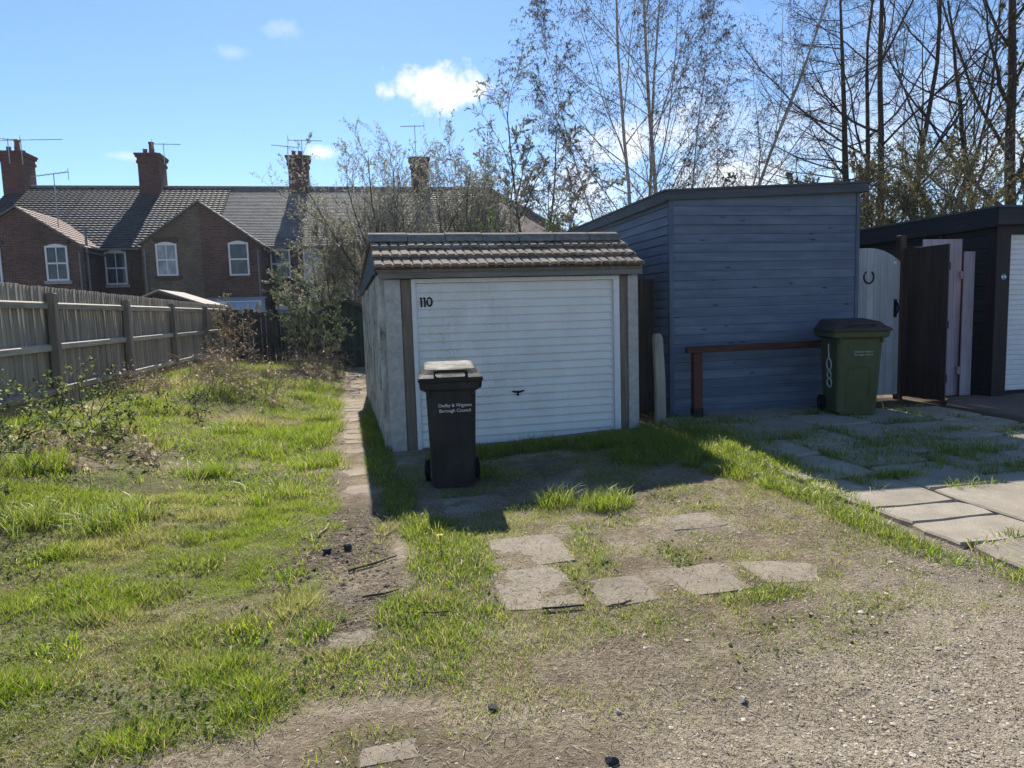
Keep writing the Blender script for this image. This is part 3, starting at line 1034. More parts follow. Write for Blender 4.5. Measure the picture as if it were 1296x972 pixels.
# ------------------------------------------------------------------ white garage
gar = empty('concrete_garage', (.16, 8.03, 0), R(2.4), label='white prefabricated concrete garage numbered 110 with a tiled front roof', cat='garage')
YF = 8.03
for nm, x0, x1, m in (('concrete_post', .16, .335, M_conc_post), ('timber_post', .338, .452, M_post_timber), ('timber_post', 2.935, 3.03, M_post_timber), ('concrete_post', 3.033, 3.165, M_conc_post)):
    obj(nm, MB().box(x0, x1, YF + (0 if 'conc' in nm else .012), YF + .13, -.1, 1.93), m, gar, world=True, bevel=.008)
# door frame and door
fr = MB().box(.455, .50, YF + .02, YF + .09, -.05, 1.93).box(2.86, 2.932, YF + .02, YF + .09, -.05, 1.93).box(.50, 2.86, YF + .02, YF + .09, 1.885, 1.93)
obj('door_frame', fr, M_whiteframe, gar, world=True)
door = obj('door', MB().box(.503, 2.857, YF + .075, YF + .088, -.02, 1.882), M_door, gar, world=True)
ns = 20
sh_ = 1.86 / ns
for i in range(ns):
    yd, zd = YF + .0745, .012 + i * sh_
    obj('door_slat', MB().prism([(yd, zd + .006), (yd - .019, zd + .001), (yd - .020, zd + .010), (yd - .005, zd + sh_ - .012), (yd, zd + sh_ - .009)], 'x', .520, 2.838), M_door, door)
for xa, xb in ((.503, .519), (2.839, 2.857)):
    obj('door_edge', MB().box(xa, xb, YF + .058, YF + .0745, -.02, 1.88), M_whiteframe, door)
hx, hz = 1.655, .60
hd = MB().tube([(hx - .075, YF + .030, hz + .012), (hx - .03, YF + .03, hz), (hx + .03, YF + .03, hz), (hx + .075, YF + .035, hz + .012)], [.007, .013, .013, .007], 8)
hd.tube([(hx, YF + .07, hz - .025), (hx, YF + .033, hz - .004)], .011, 8).tube([(hx, YF + .062, hz - .035), (hx, YF + .055, hz - .035)], .016, 10)
obj('handle', hd, M_darkmetal, door, smooth=True)


def text(name, s, size, mat, parent, loc, rot, depth=.0015, world=False, align='LEFT', bold=0.0, sx=1.0):
    cu = bpy.data.curves.new(name, 'FONT')
    cu.body = s; cu.size = size; cu.extrude = depth; cu.align_x = align; cu.offset = bold; cu.resolution_u = 3
    t = bpy.data.objects.new(name, cu)
    C.objects.link(t)
    bpy.context.view_layer.update()
    me = bpy.data.meshes.new_from_object(t)
    C.objects.unlink(t); bpy.data.objects.remove(t)
    o = obj(name, me, mat, parent, loc, rot, world=world)
    o.scale = (sx, 1, 1)
    return o


def glyph_numbers(parent, x, y, z, h, strokes, mat, r, world=True, name='number'):
    mb = MB()
    for st in strokes:
        mb.tube([(x + u * h, y, z + v * h) for u, v in st], r, 6)
    return obj(name, mb, mat, parent, world=world)


# 110 in black on the door
d0 = []
one = lambda u: [[(u, 0), (u, 1)], [(u, 1), (u - .16, .86)], [(u - .07, 0), (u + .07, 0)]]
zero = [[(.84 + .30 * math.cos(a) * .92, .5 + .47 * math.sin(a)) for a in np.linspace(0, 2 * math.pi, 17)]]
glyph_numbers(door, .56, YF + .054, 1.625, .098, one(.06) + one(.46) + [[(p[0] + .16, p[1]) for p in zero[0]]], M_black, .0105, world=False)

# fascia and roof of the front slope
obj('fascia', MB().prism([(YF - .075, 1.935), (YF - .04, 1.935), (YF - .04, 2.055), (YF - .075, 2.055)], 'x', .10, 3.19), M_garage_fascia, gar, world=True, bevel=.004)
obj('soffit', MB().box(.12, 3.17, YF - .038, YF + .2, 1.945, 1.962), M_post_timber, gar, world=True)
roofa = math.atan2(.40, .80)
tw = .2085
prof = [(0, 0), (.008, .015), (.076, .017), (.086, .004), (.104, .002), (.112, .015), (.180, .017), (.190, .004), (tw - .002, .002)]
top = [(x, z) for x, z in prof]; bot = [(x, z - .034) for x, z in prof]
poly = bot + top[::-1]
tmb = MB().prism(poly, 'y', 0, .36)
tile_me = tmb.mesh('roof_tile')
for c in range(3):
    for i in range(15):
        s0 = c * .27
        yy = YF - .16 + s0 * math.cos(roofa); zc = 2.062 + s0 * math.sin(roofa) + .012
        obj('roof_tile', tile_me, M_tile, gar, (.055 + i * tw + random.uniform(-.004, .004), yy + random.uniform(-.006, .006), zc + random.uniform(-.003, .003)),
            (roofa - R(8.5) + R(random.uniform(-.7, .7)), R(random.uniform(-.5, .5)), R(random.uniform(-.5, .5))), world=True)
obj('roof_deck', MB().prism([(YF - .10, 2.03), (YF + .62, 2.385), (YF + .62, 2.36), (YF - .10, 2.00)], 'x', .075, 3.16), M_post_timber, gar, world=True)
rx = [.03, .48, .93, 1.38, 1.83, 2.28, 2.73, 3.135]
for a, b in zip(rx[:-1], rx[1:]):
    pr_ = [(YF + .46, 2.385), (YF + .468, 2.42), (YF + .52, 2.475), (YF + .60, 2.503), (YF + .68, 2.475), (YF + .73, 2.42), (YF + .74, 2.37)]
    obj('ridge_tile', MB().prism(pr_, 'x', a + .003, b - .003), M_ridge, gar, (0, 0, random.uniform(-.004, .004)), world=True, bevel=.004)
# side walls: upright concrete panels with raised edges
gl = 5.9
pn = 12
pwid = gl / pn
for s, xw in ((-1, .165), (1, 3.155)):
    mbp = MB().prism([(0, .012), (.05, .012), (.05, pwid - .026), (0, pwid - .026), (-.07, pwid - .026), (-.07, pwid - .075), (0, pwid - .095), (0, .08), (-.07, .06), (-.07, .012)], 'z', -.1, 2.0)
    me = mbp.mesh('wall_panel')
    for i in range(pn):
        obj('wall_panel', me, M_conc_wall, gar, (xw if s < 0 else xw, YF + .135 + i * pwid, random.uniform(-.01, .01)), (0, 0, 0), world=True, scale=(1 if s < 0 else -1, 1, 1 - .006 * i))
obj('rear_wall', MB().box(.18, 3.14, YF + gl + .14, YF + gl + .2, -.1, 1.98), M_conc_wall, gar, world=True)
for s, xw in ((-1, .085), (1, 3.215)):
    obj('bargeboard', MB().prism([(YF + .13, 1.98), (YF + .55, 2.33), (YF + .63, 2.41), (YF + gl + .25, 2.06), (YF + gl + .25, 1.90), (YF + .6, 2.02)], 'x', xw - .014, xw + .014), M_garage_fascia if s > 0 else M_felt_fascia, gar, world=True)
# sheet roof behind the ridge
mb = MB()
nw = 61
vs, fs = [], []
for i in range(nw):
    x = .04 + (3.22 - .04) * i / (nw - 1)
    dz = .018 * math.sin(i * 2 * math.pi / 4)
    for yy, zc in ((YF + .66, 2.40), (YF + gl + .3, 2.05)):
        vs += [(x, yy, zc + dz), (x, yy, zc + dz - .012)]
for i in range(nw - 1):
    a, b = i * 4, (i + 1) * 4
    fs += [(a, b, b + 2, a + 2), (a + 1, a + 3, b + 3, b + 1), (a + 2, b + 2, b + 3, a + 3), (a, a + 1, b + 1, b)]
obj('roof_sheet', mb.add(vs, fs), M_asb, gar, world=True)
obj('concrete_floor', MB().box(.2, 3.12, YF + .13, YF + gl, -.08, .01), M_slab2, gar, world=True)

# ------------------------------------------------------------------ blue shed
bs = empty('blue_shed', (3.66, 8.35, .18), label='tall blue painted shed clad in horizontal timber boards', cat='shed')
SX0, SX1, SY0, SY1 = 3.66, 6.30, 8.35, 12.6
nb = 24
bh = 2.72 / nb
def ztop(x): return 2.86 + (x - SX0) * .042
yf = lambda x: SY0 + (x - SX0) * .025
for i in range(nb):
    z0 = .16 + i * bh
    last = i == nb - 1
    # front board: a thin wedge, lower edge proud
    z1 = z0 + bh - .003
    prf = [(0, z0), (-.014, z0 + .001), (-.014, z1 - .004), (-.009, z1 + .001), (0, z1 + .001)]
    mb = MB()
    vs = []
    for x in (SX0 + .035, SX1 - .03):
        zt = ztop(x) if last else None
        vs += [(x, yf(x) + u, (v if not (last and v > z0 + .05) else ztop(x) - (z1 - v))) for u, v in prf]
    n_ = len(prf)
    mb.add(vs, [tuple(range(n_))[::-1], tuple(range(n_, 2 * n_))] + [(j, (j + 1) % n_, n_ + (j + 1) % n_, n_ + j) for j in range(n_)])
    obj('board', mb, M_bluewood, bs, world=True)
side_blue = wood('blue_painted_side_boards', (.078, .106, .158), (.128, .166, .232), (.180, .220, .280), 'y', .75, .12, .6, .25, .5)
for i in range(nb):
    z0 = .16 + i * bh; z1 = z0 + bh - .004
    obj('board', MB().prism([(SX0, z0), (SX0 - .018, z0 + .004), (SX0 - .014, z1 - .012), (SX0 - .006, z1), (SX0, z1)], 'y', SY0 + .03, SY1), side_blue, bs, world=True)
obj('wall', MB().prism([(SX0 + .004, .14), (SX1 - .004, .14), (SX1 - .004, ztop(SX1)), (SX0 + .004, ztop(SX0))], 'y', SY0 + .075, SY1), M_bluetrim, bs, world=True)
obj('plinth_board', MB().prism([(SY0 - .004, .05), (SY0 + .07, .05), (SY0 + .07, .163), (SY0 - .004, .163)], 'x', SX0 + .03, SX1 - .02), M_bluewood, bs, world=True)
obj('corner_trim', MB().box(SX0 - .024, SX0 + .034, SY0 - .03, SY0 + .03, .10, 2.86), M_bluetrim, bs, world=True, bevel=.003)
obj('corner_trim', MB().box(SX1 - .029, SX1 + .022, yf(SX1) - .03, yf(SX1) + .03, .10, 2.95), M_bluetrim, bs, world=True, bevel=.003)
def slopebox(x0, x1, y0, y1, dz0, dz1):
    return MB().prism([(x0, ztop(x0) + dz0), (x1, ztop(x1) + dz0), (x1, ztop(x1) + dz1), (x0, ztop(x0) + dz1)], 'y', y0, y1)
obj('roof', slopebox(SX0 - .10, SX1 + .09, SY0 - .08, SY1 + .1, .075, .10), M_felt, bs, world=True)
obj('fascia', slopebox(SX0 - .085, SX1 + .075, SY0 - .058, SY0 - .034, -.03, .074), M_felt_fascia, bs, world=True)
obj('fascia', MB().box(SX0 - .083, SX0 - .06, SY0 - .033, SY1 + .08, ztop(SX0) - .05, ztop(SX0) + .071), M_felt_fascia, bs, world=True)
obj('fascia', MB().box(SX1 + .05, SX1 + .073, SY0 - .033, SY1 + .08, ztop(SX1) - .03, ztop(SX1) + .073), M_felt_fascia, bs, world=True)

gpn = empty('gap_sun_blocker', (3.41, 8.8, .05), label='added dark board screen blocking the sun in the narrow gap between white garage and blue shed', cat='panel')  # added boards that keep the sun from streaking through the gap
for i in range(4):
    x0 = 3.235 + i * .098
    obj('board', MB().box(x0, x0 + .094, 8.79, 8.81, -.02, 1.9 + random.uniform(-.01, .01)), M_darkfence, gpn, world=True)
for z in (.5, 1.6):
    obj('rail', MB().box(3.235, 3.62, 8.811, 8.85, z - .04, z + .04), M_darkfence, gpn, world=True)

# ------------------------------------------------------------------ low rail, old post
rl = empty('low_rail', (3.86, 8.05, .18), label='low red brown timber rail on square posts before the blue shed', cat='rail')
for x, y in ((3.86, 8.04), (5.82, 8.17)):
    p = obj('post', MB().box(x - .055, x + .055, y - .05, y + .05, .08, .965), wood('red_brown_post_wood', (.055, .022, .016), (.095, .038, .027), (.13, .058, .04), 'z', .7, .05), rl, world=True, bevel=.006)
    bk = MB().box(x - .06, x + .06, y - .055, y + .055, .18, .30)
    obj('post_shoe', bk, M_darkmetal, p)
rm = MB()
rm.add([(3.74, 8.03, .967), (5.95, 8.17, .975), (5.95, 8.25, .975), (3.74, 8.11, .967), (3.74, 8.03, 1.045), (5.95, 8.17, 1.053), (5.95, 8.25, 1.053), (3.74, 8.11, 1.045)],
       [(0, 3, 2, 1), (4, 5, 6, 7), (0, 1, 5, 4), (1, 2, 6, 5), (2, 3, 7, 6), (3, 0, 4, 7)])
obj('rail', rm, M_redbrown, rl, world=True, bevel=.006)

op = MB()
ring = lambda cx, z, w: [(cx - w, -.045, z), (cx + w, -.045, z), (cx + w, .045, z), (cx - w, .045, z)]
op.loft([ring(0, -.12, .062), ring(-.005, .55, .060), ring(-.03, 1.06, .055), ring(-.035, 1.12, .035)])
tag(obj('old_post', op, wood('silvery_old_timber', (.19, .175, .15), (.30, .28, .245), (.42, .395, .35), 'z', .9, .05), loc=(3.42, 8.12, .10), bevel=.01),
    'leaning bleached timber post between white garage and blue shed', 'post')

# ------------------------------------------------------------------ pale gate with horseshoe
pg = empty('arched_gate', (6.9, 8.72, .18), label='pale grey boarded gate with arched top and horseshoe beside blue shed', cat='gate')
GX0, GX1 = 6.36, 7.225
ngb = 8
bw = (GX1 - GX0) / ngb
arch = lambda x: 2.255 - .42 * (max(0, (x - 6.80)) ** 2) / .18 * .22 - .02 * max(0, 6.80 - x)
archz = lambda x: 2.25 - .36 * max(0, x - 6.72) ** 2 / .25 * .55
for i in range(ngb):
    x0, x1 = GX0 + bw * i + .002, GX0 + bw * (i + 1) - .002
    xs_ = np.linspace(x1, x0, 4)
    obj('board', MB().prism([(x0, .22), (x1, .22)] + [(x, archz(x)) for x in xs_], 'y', 8.705, 8.725), M_gatepale, pg, world=True, bevel=.002)
hs = [(6.71 + .075 * math.sin(a), 8.697, 1.86 - .085 * math.cos(a)) for a in np.linspace(-2.55, 2.55, 17)]
obj('horseshoe', MB().tube(hs, [.011] * 17, 6), M_darkmetal, pg, world=True)
hh = [(7.135, 8.695, 1.33), (7.145, 8.67, 1.36), (7.15, 8.655, 1.42), (7.145, 8.67, 1.49), (7.135, 8.695, 1.52)]
obj('handle', MB().tube(hh, [.016, .012, .012, .012, .016], 8), M_darkmetal, pg, world=True, smooth=True)
obj('latch_plate', MB().box(7.11, 7.16, 8.700, 8.7045, 1.30, 1.55), M_darkmetal, pg, world=True)
obj('sticker', MB().tube([(7.115, 8.704, 2.05), (7.115, 8.7015, 2.05)], .024, 14), M_white, pg, world=True)
for z in (.55, 1.75):
    obj('ledge', MB().box(GX0 + .03, GX1 - .03, 8.726, 8.76, z - .05, z + .05), M_gatepale, pg, world=True)
obj('hinge', MB().box(GX0 + .01, GX0 + .3, 8.698, 8.7045, .60, .64), M_darkmetal, pg, world=True)

# ------------------------------------------------------------------ open black gate leaf and lilac gates
dg = empty('black_gate', (7.19, 8.66, .18), label='tall blackish brown gate leaf standing open towards the driveway', cat='gate')
A, B = Vector((7.235, 8.68, 0)), Vector((7.29, 7.95, 0))
dirn = (B - A).normalized(); nrm = Vector((dirn.y, -dirn.x, 0))
nbd = 8
Lg = (B - A).length
for i in range(nbd):
    a = A + dirn * (Lg * i / nbd + .002); b = A + dirn * (Lg * (i + 1) / nbd - .002)
    t = nrm * .011
    zb, zt = .20 + random.uniform(0, .01), 2.235
    mb = MB().add([*(a - t, b - t, b + t, a + t), *(a - t, b - t, b + t, a + t)], [(0, 3, 2, 1), (4, 5, 6, 7), (0, 1, 5, 4), (1, 2, 6, 5), (2, 3, 7, 6), (3, 0, 4, 7)])
    mb.v = [(v[0], v[1], zb if k < 4 else zt) for k, v in enumerate(mb.v)]
    obj('board', mb, M_darkgate, dg, world=True, bevel=.002)
for z in (.5, 1.2, 1.95):
    a, b = A + dirn * .02 - nrm * .032, B - dirn * .02 - nrm * .032
    t = nrm * .018
    mb = MB().add([a - t, b - t, b + t, a + t] * 2, [(0, 3, 2, 1), (4, 5, 6, 7), (0, 1, 5, 4), (1, 2, 6, 5), (2, 3, 7, 6), (3, 0, 4, 7)])
    mb.v = [(v[0], v[1], z - .05 if k < 4 else z + .05) for k, v in enumerate(mb.v)]
    obj('ledge', mb, M_darkgate, dg, world=True)
obj('gate_post', MB().box(7.20, 7.29, 8.70, 8.79, .0, 2.42), M_darkgate, dg, world=True, bevel=.004)
lg = empty('lilac_gate', (7.5, 8.45, .18), label='tall lilac painted board gate half hidden behind the open black gate leaf', cat='gate')
for i in range(5):
    x0 = 7.32 + i * .122
    obj('board', MB().box(x0 + .0015, x0 + .1205, 8.43, 8.45, .20, 2.335), M_pink, lg, world=True, bevel=.002)
obj('ledge', MB().box(7.31, 7.87, 8.451, 8.48, 1.9, 2.0).box(7.31, 7.87, 8.451, 8.48, .5, .6), M_pink, lg, world=True)
lg2 = empty('lilac_gate', (7.95, 8.36, .18), label='shorter narrow lilac boards standing between tall lilac gate and black garage', cat='gate')
for i in range(2):
    x0 = 7.885 + i * .085
    obj('board', MB().box(x0 + .0015, x0 + .0835, 8.34, 8.36, .205, 2.16), M_pink, lg2, world=True, bevel=.002)
obj('ledge', MB().box(7.865, 8.02, 8.361, 8.39, 1.8, 1.9).box(7.865, 8.02, 8.361, 8.39, .5, .6), M_pink, lg2, world=True)

# ------------------------------------------------------------------ black garage on the right
bg = empty('black_garage', (8.1, 8.05, .2), label='flat roofed black timber garage with white roller door', cat='garage')
BX = 8.10; BY = 8.05
side_black = wood('black_side_cladding', (.016, .018, .022), (.026, .029, .034), (.04, .044, .05), 'y', .65, .1)
nb2 = 14
for i in range(nb2):
    z0 = .2 + i * .166; z1 = z0 + .163
    obj('board', MB().prism([(BX, z0), (BX - .016, z0 + .004), (BX - .012, z1 - .01), (BX - .004, z1), (BX, z1)], 'y', BY + .02, 12.5), side_black, bg, world=True)
obj('wall', MB().box(BX + .003, 11.5, BY + .16, 12.5, .1, 2.5), M_blackwood, bg, world=True)
obj('corner_post', MB().box(BX - .02, BX + .20, BY - .02, BY + .14, .1, 2.5), wood('black_post_wood', (.018, .014, .016), (.028, .022, .024), (.04, .032, .034), 'z', .6, .05), bg, world=True, bevel=.006)
obj('fascia', MB().box(BX - .09, 11.6, BY - .10, BY - .075, 2.47, 2.685), M_blackwood, bg, world=True)
obj('fascia', MB().box(BX - .09, BX - .066, BY - .074, 12.6, 2.45, 2.685), side_black, bg, world=True)
obj('roof', MB().box(BX - .11, 11.6, BY - .12, 12.7, 2.688, 2.715), M_felt, bg, world=True)
obj('lintel', MB().box(BX + .202, 11.5, BY + .0, BY + .10, 2.36, 2.468), M_blackwood, bg, world=True)
rd = obj('roller_door', MB().box(BX + .203, 10.9, BY + .10, BY + .115, .27, 2.36), M_roller, bg, world=True)
rs = MB().prism([(0, 0), (-.012, .008), (-.014, .05), (-.004, .066), (0, .067)], 'x', BX + .215, 10.9).mesh('roller_slat')
for i in range(31):
    obj('roller_slat', rs, M_roller, rd, (0, BY + .099, .275 + i * .0675))
obj('guide_rail', MB().box(BX + .202, BX + .214, BY + .05, BY + .099, .22, 2.36), M_whiteframe, bg, world=True)
st = obj('sticker', MB().tube([(BX + .10, BY - .021, 1.80), (BX + .10, BY - .0235, 1.80)], .042, 20), M_blueprint, bg, world=True)
obj('sticker_band', MB().box(BX + .065, BX + .135, BY - .0252, BY - .0237, 1.785, 1.815), M_white, st)
obj('sticker_mark', MB().tube([(BX + .10, BY - .0254, 1.80), (BX + .10, BY - .0262, 1.80)], .010, 10), M_black, st)
obj('downpipe', MB().tube([(BX - .045, 8.95, .2), (BX - .045, 8.95, 2.44)], .028, 10), M_blackwood, bg, world=True, smooth=True)

# ------------------------------------------------------------------ wheelie bins
def wheelie_bin(name, label, loc, rz, w, d, h, body, lidm, numbers):
    root = empty(name, loc, rz, label, 'bin', 'wheelie bins')
    hb = h - .10
    wb, db = w * .70, d * .66
    rings = []
    for t in np.linspace(0, 1, 7):
        ww = wb + (w * .80 - wb) * t; dd = db + (d * .86 - db) * t
        rings.append(rrect(ww, dd, .045, .035 + (hb - .035) * t, 3, 0, (d - dd) * -.03 * 0 + (1 - t) * .02))
    obj('body', MB().loft(rings), body, root, smooth=False)
    col = [rrect(w * .81, d * .87, .05, hb - .085, 3), rrect(w * .97, d * .95, .05, hb - .06, 3), rrect(w, d * .97, .05, hb, 3), rrect(w * .94, d * .9, .05, hb + .004, 3)]
    obj('rim', MB().loft(col), body, root)
    # front lug below the rim
    for sx in (-1, 1):
        lug = MB().prism([(-d * .465, hb - .06), (-d * .435, hb - .06), (-d * .425, hb - .13), (-d * .45, hb - .12)], 'x', sx * w * .36 - .012, sx * w * .36 + .012)
        obj('rib', lug, body, root)
    # lid: shallow dished box with lip, hinge and moulded grip
    lr = [rrect(w * 1.02, d * 1.0, .05, hb + .006, 3, 0, -.02), rrect(w * 1.03, d * 1.01, .05, hb + .018, 3, 0, -.02), rrect(w * 1.0, d * .98, .05, hb + .04, 3, 0, -.02),
          rrect(w * .88, d * .84, .05, hb + .062, 3, 0, 0), rrect(w * .80, d * .74, .05, hb + .098, 3, 0, .03), rrect(w * .74, d * .66, .05, hb + .104, 3, 0, .035)]
    lr = [[(x, y, z + (.05 * (y / d + .5) if i > 2 else 0)) for x, y, z in r_] for i, r_ in enumerate(lr)]      # raised towards the hinge
    lid = obj('lid', MB().loft(lr), lidm, root)
    grip = MB().tube([(-w * .26, -d * .40, hb + .045), (-w * .25, -d * .43, hb + .085), (-w * .20, -d * .44, hb + .095), (w * .20, -d * .44, hb + .095), (w * .25, -d * .43, hb + .085), (w * .26, -d * .40, hb + .045)], .016, 8)
    obj('grip', grip, lidm, lid, smooth=True)
    hn = MB().tube([(-w * .46, d * .50, hb - .01), (w * .46, d * .50, hb - .01)], .017, 10)
    for sx in (-1, -.33, .33, 1):
        hn.box(sx * w * .42 - .015, sx * w * .42 + .015, d * .42, d * .52, hb - .04, hb + .02)
    obj('rear_handle', hn, body, root)
    for sx in (-1, 1):
        x = sx * (wb / 2 + .035)
        wh = obj('wheel', MB().tube([(x - .024, db * .40, .1), (x + .024, db * .40, .1)], .1, 22), M_rubber, root, bevel=.006)
        obj('hub', MB().tube([(x + sx * .0245, db * .40, .1), (x + sx * .030, db * .40, .1)], .05, 14), M_binblack, wh)
    obj('axle', MB().tube([(-wb / 2 - .06, db * .40, .1), (wb / 2 + .06, db * .40, .1)], .011, 8), M_zinc, root)
    obj('foot', MB().box(-wb * .42, wb * .42, -db * .46, db * .30, 0, .036), body, root, bevel=.006)
    return root, hb, wb, db


bb, hb, wb, db = wheelie_bin('wheelie_bin', 'black wheelie bin with white council lettering before the white garage door', (.665, 6.36, float(hgt(.665, 6.36)) + .0), R(-4), .55, .60, 1.055, M_binblack, M_blacklid, None)


def front_y(z, d, h):
    """outer face of the tapering front at height z"""
    hb = h - .10; db = d * .66
    t = (z - .035) / (hb - .035); dd = db + (d * .86 - db) * t
    return -dd / 2 + (1 - t) * .02


def tilt(d, h):
    return math.atan2(front_y(.9, d, h) - front_y(.3, d, h), .6)


def bin_text(root, lines, d, h, z, size, gap, x0, mat):
    for i, s in enumerate(lines):
        zz_ = z - i * gap
        o = text('lettering', s, size, mat, root, (x0, front_y(zz_, d, h) - .0015, zz_), (R(90) - tilt(d, h) * -1 * -1, 0, 0), .0006, align='CENTER')
    return o


bin_text(bb, ['Oadby & Wigston', 'Borough Council'], .60, 1.055, .735, .040, .047, .03, M_white)
gb, hb2, wb2, db2 = wheelie_bin('wheelie_bin', 'green wheelie bin numbered 108 with brown lid beside the blue shed', (5.72, 7.72, .182), R(-17), .66, .78, 1.10, M_bingreen, M_binlid, None)
bin_text(gb, ['Oadby & Wigston', 'Borough Council'], .78, 1.10, .755, .030, .036, .045, M_chalk)
# raised panel line on the green bin
zs = [.12, .48, .555, .575, .575, .555, .48, .12]
xs_ = [-.13, -.13, -.115, -.09, .09, .115, .13, .13]
pl = obj('moulded_panel', MB().tube([(x, front_y(z, .78, 1.10) - .001, z) for x, z in zip(xs_, zs)], .006, 6), M_bingreen, gb)


def side_x(z, w, h):
    hb = h - .10; wb = w * .70
    t = (z - .035) / (hb - .035)
    return -(wb + (w * .80 - wb) * t) / 2


nm = MB()
for strokes, zc in (([[(0, -.085), (0, .085)]], .765), ([[(.048 * math.cos(a), .072 * math.sin(a)) for a in np.linspace(0, 2 * math.pi, 17)]], .60),
                    ([[(.040 * math.cos(a), .047 + .047 * math.sin(a)) for a in np.linspace(0, 2 * math.pi, 17)], [(.048 * math.cos(a), -.052 + .052 * math.sin(a)) for a in np.linspace(0, 2 * math.pi, 17)]], .425)):
    for st in strokes:
        nm.tube([(side_x(zc + v, .66, 1.10) - .001, -.02 - u * 1.7, zc + v) for u, v in st], .0115, 5)
obj('painted_number', nm, M_chalk, gb)

# ------------------------------------------------------------------ terraced houses
def wavy_roof(x0, x1, P0, P1, course=.32, wave=.3, amp=.022, step=.045, shear=0.0):
    """tile courses on the slope from eaves P0=(y,z) to ridge P1=(y,z)"""
    mb = MB()
    d = Vector((0, P1[0] - P0[0], P1[1] - P0[1])); L = d.length; d.normalize()
    nrm = Vector((0, -d.z, d.y))
    if nrm.z < 0: nrm = -nrm
    ncol = max(4, int((x1 - x0) / wave * 4)); nr = max(1, int(L / course))
    vs, fs = [], []
    for r in range(nr):
        for e in (0, 1):
            s = L * (r + e) / nr
            for c in range(ncol + 1):
                x = x0 + (x1 - x0) * c / ncol
                o = amp * (.0, .6, 1.0, .6)[c % 4] + (step if e == 0 else 0.0)
                p = Vector((x, P0[0], P0[1])) + d * s + nrm * o
                vs.append(p)
    w = ncol + 1
    for r in range(nr * 2 - 1):
        for c in range(ncol):
            a = r * w + c
            fs.append((a, a + 1, a + w + 1, a + w))
    return mb.add(vs, fs)


def sash(root, x, y, z0, z1, w, bars, sill, glass=None, arched=True):
    """a white framed sash window, its panes and its sill"""
    f = .075
    fm = MB().box(x - w / 2, x - w / 2 + f, y - .06, y + .03, z0, z1).box(x + w / 2 - f, x + w / 2, y - .06, y + .03, z0, z1)
    fm.box(x - w / 2 + f, x + w / 2 - f, y - .06, y + .03, z0, z0 + f)
    if arched:
        n = 6
        up = [(x - w / 2 + f + (w - 2 * f) * i / n, z1 + .09 * math.sin(math.pi * i / n)) for i in range(n + 1)]
        fm.prism([(x - w / 2 + f, z1 - f), (x + w / 2 - f, z1 - f)] + up[::-1], 'y', y - .06, y + .03)
    else:
        fm.box(x - w / 2 + f, x + w / 2 - f, y - .06, y + .03, z1 - f, z1)
    win = obj('window', fm, M_upvc, root, world=True)
    zm = (z0 + z1) / 2
    obj('meeting_rail', MB().box(x - w / 2 + f, x + w / 2 - f, y - .05, y + .02, zm - .035, zm + .035), M_upvc, win)
    if bars:
        obj('glazing_bar', MB().box(x - .018, x + .018, y - .045, y + .015, z0 + f, zm - .035).box(x - .018, x + .018, y - .045, y + .015, zm + .035, z1 - f), M_upvc, win)
    for a, b in ((z0 + f, zm - .035), (zm + .035, z1 - f)):
        obj('pane', MB().box(x - w / 2 + f, x + w / 2 - f, y - .012, y - .004, a, b), glass or M_glass, win)
    if sill:
        obj('sill', MB().box(x - w / 2 - .1, x + w / 2 + .1, y - .12, y + .02, z0 - .15, z0 - .003), sill, win)
    obj('lintel', MB().prism([(x - w / 2 - .08, z1 + .10), (x + w / 2 + .08, z1 + .10), (x + w / 2 + .10, z1 + .31), (x - w / 2 - .10, z1 + .31)], 'y', y - .035, y + .02), M_brick_dark, win)
    return win


YR, YM, YW = 45.0, 38.6, 36.0
ZR, ZE = 9.18, 5.42


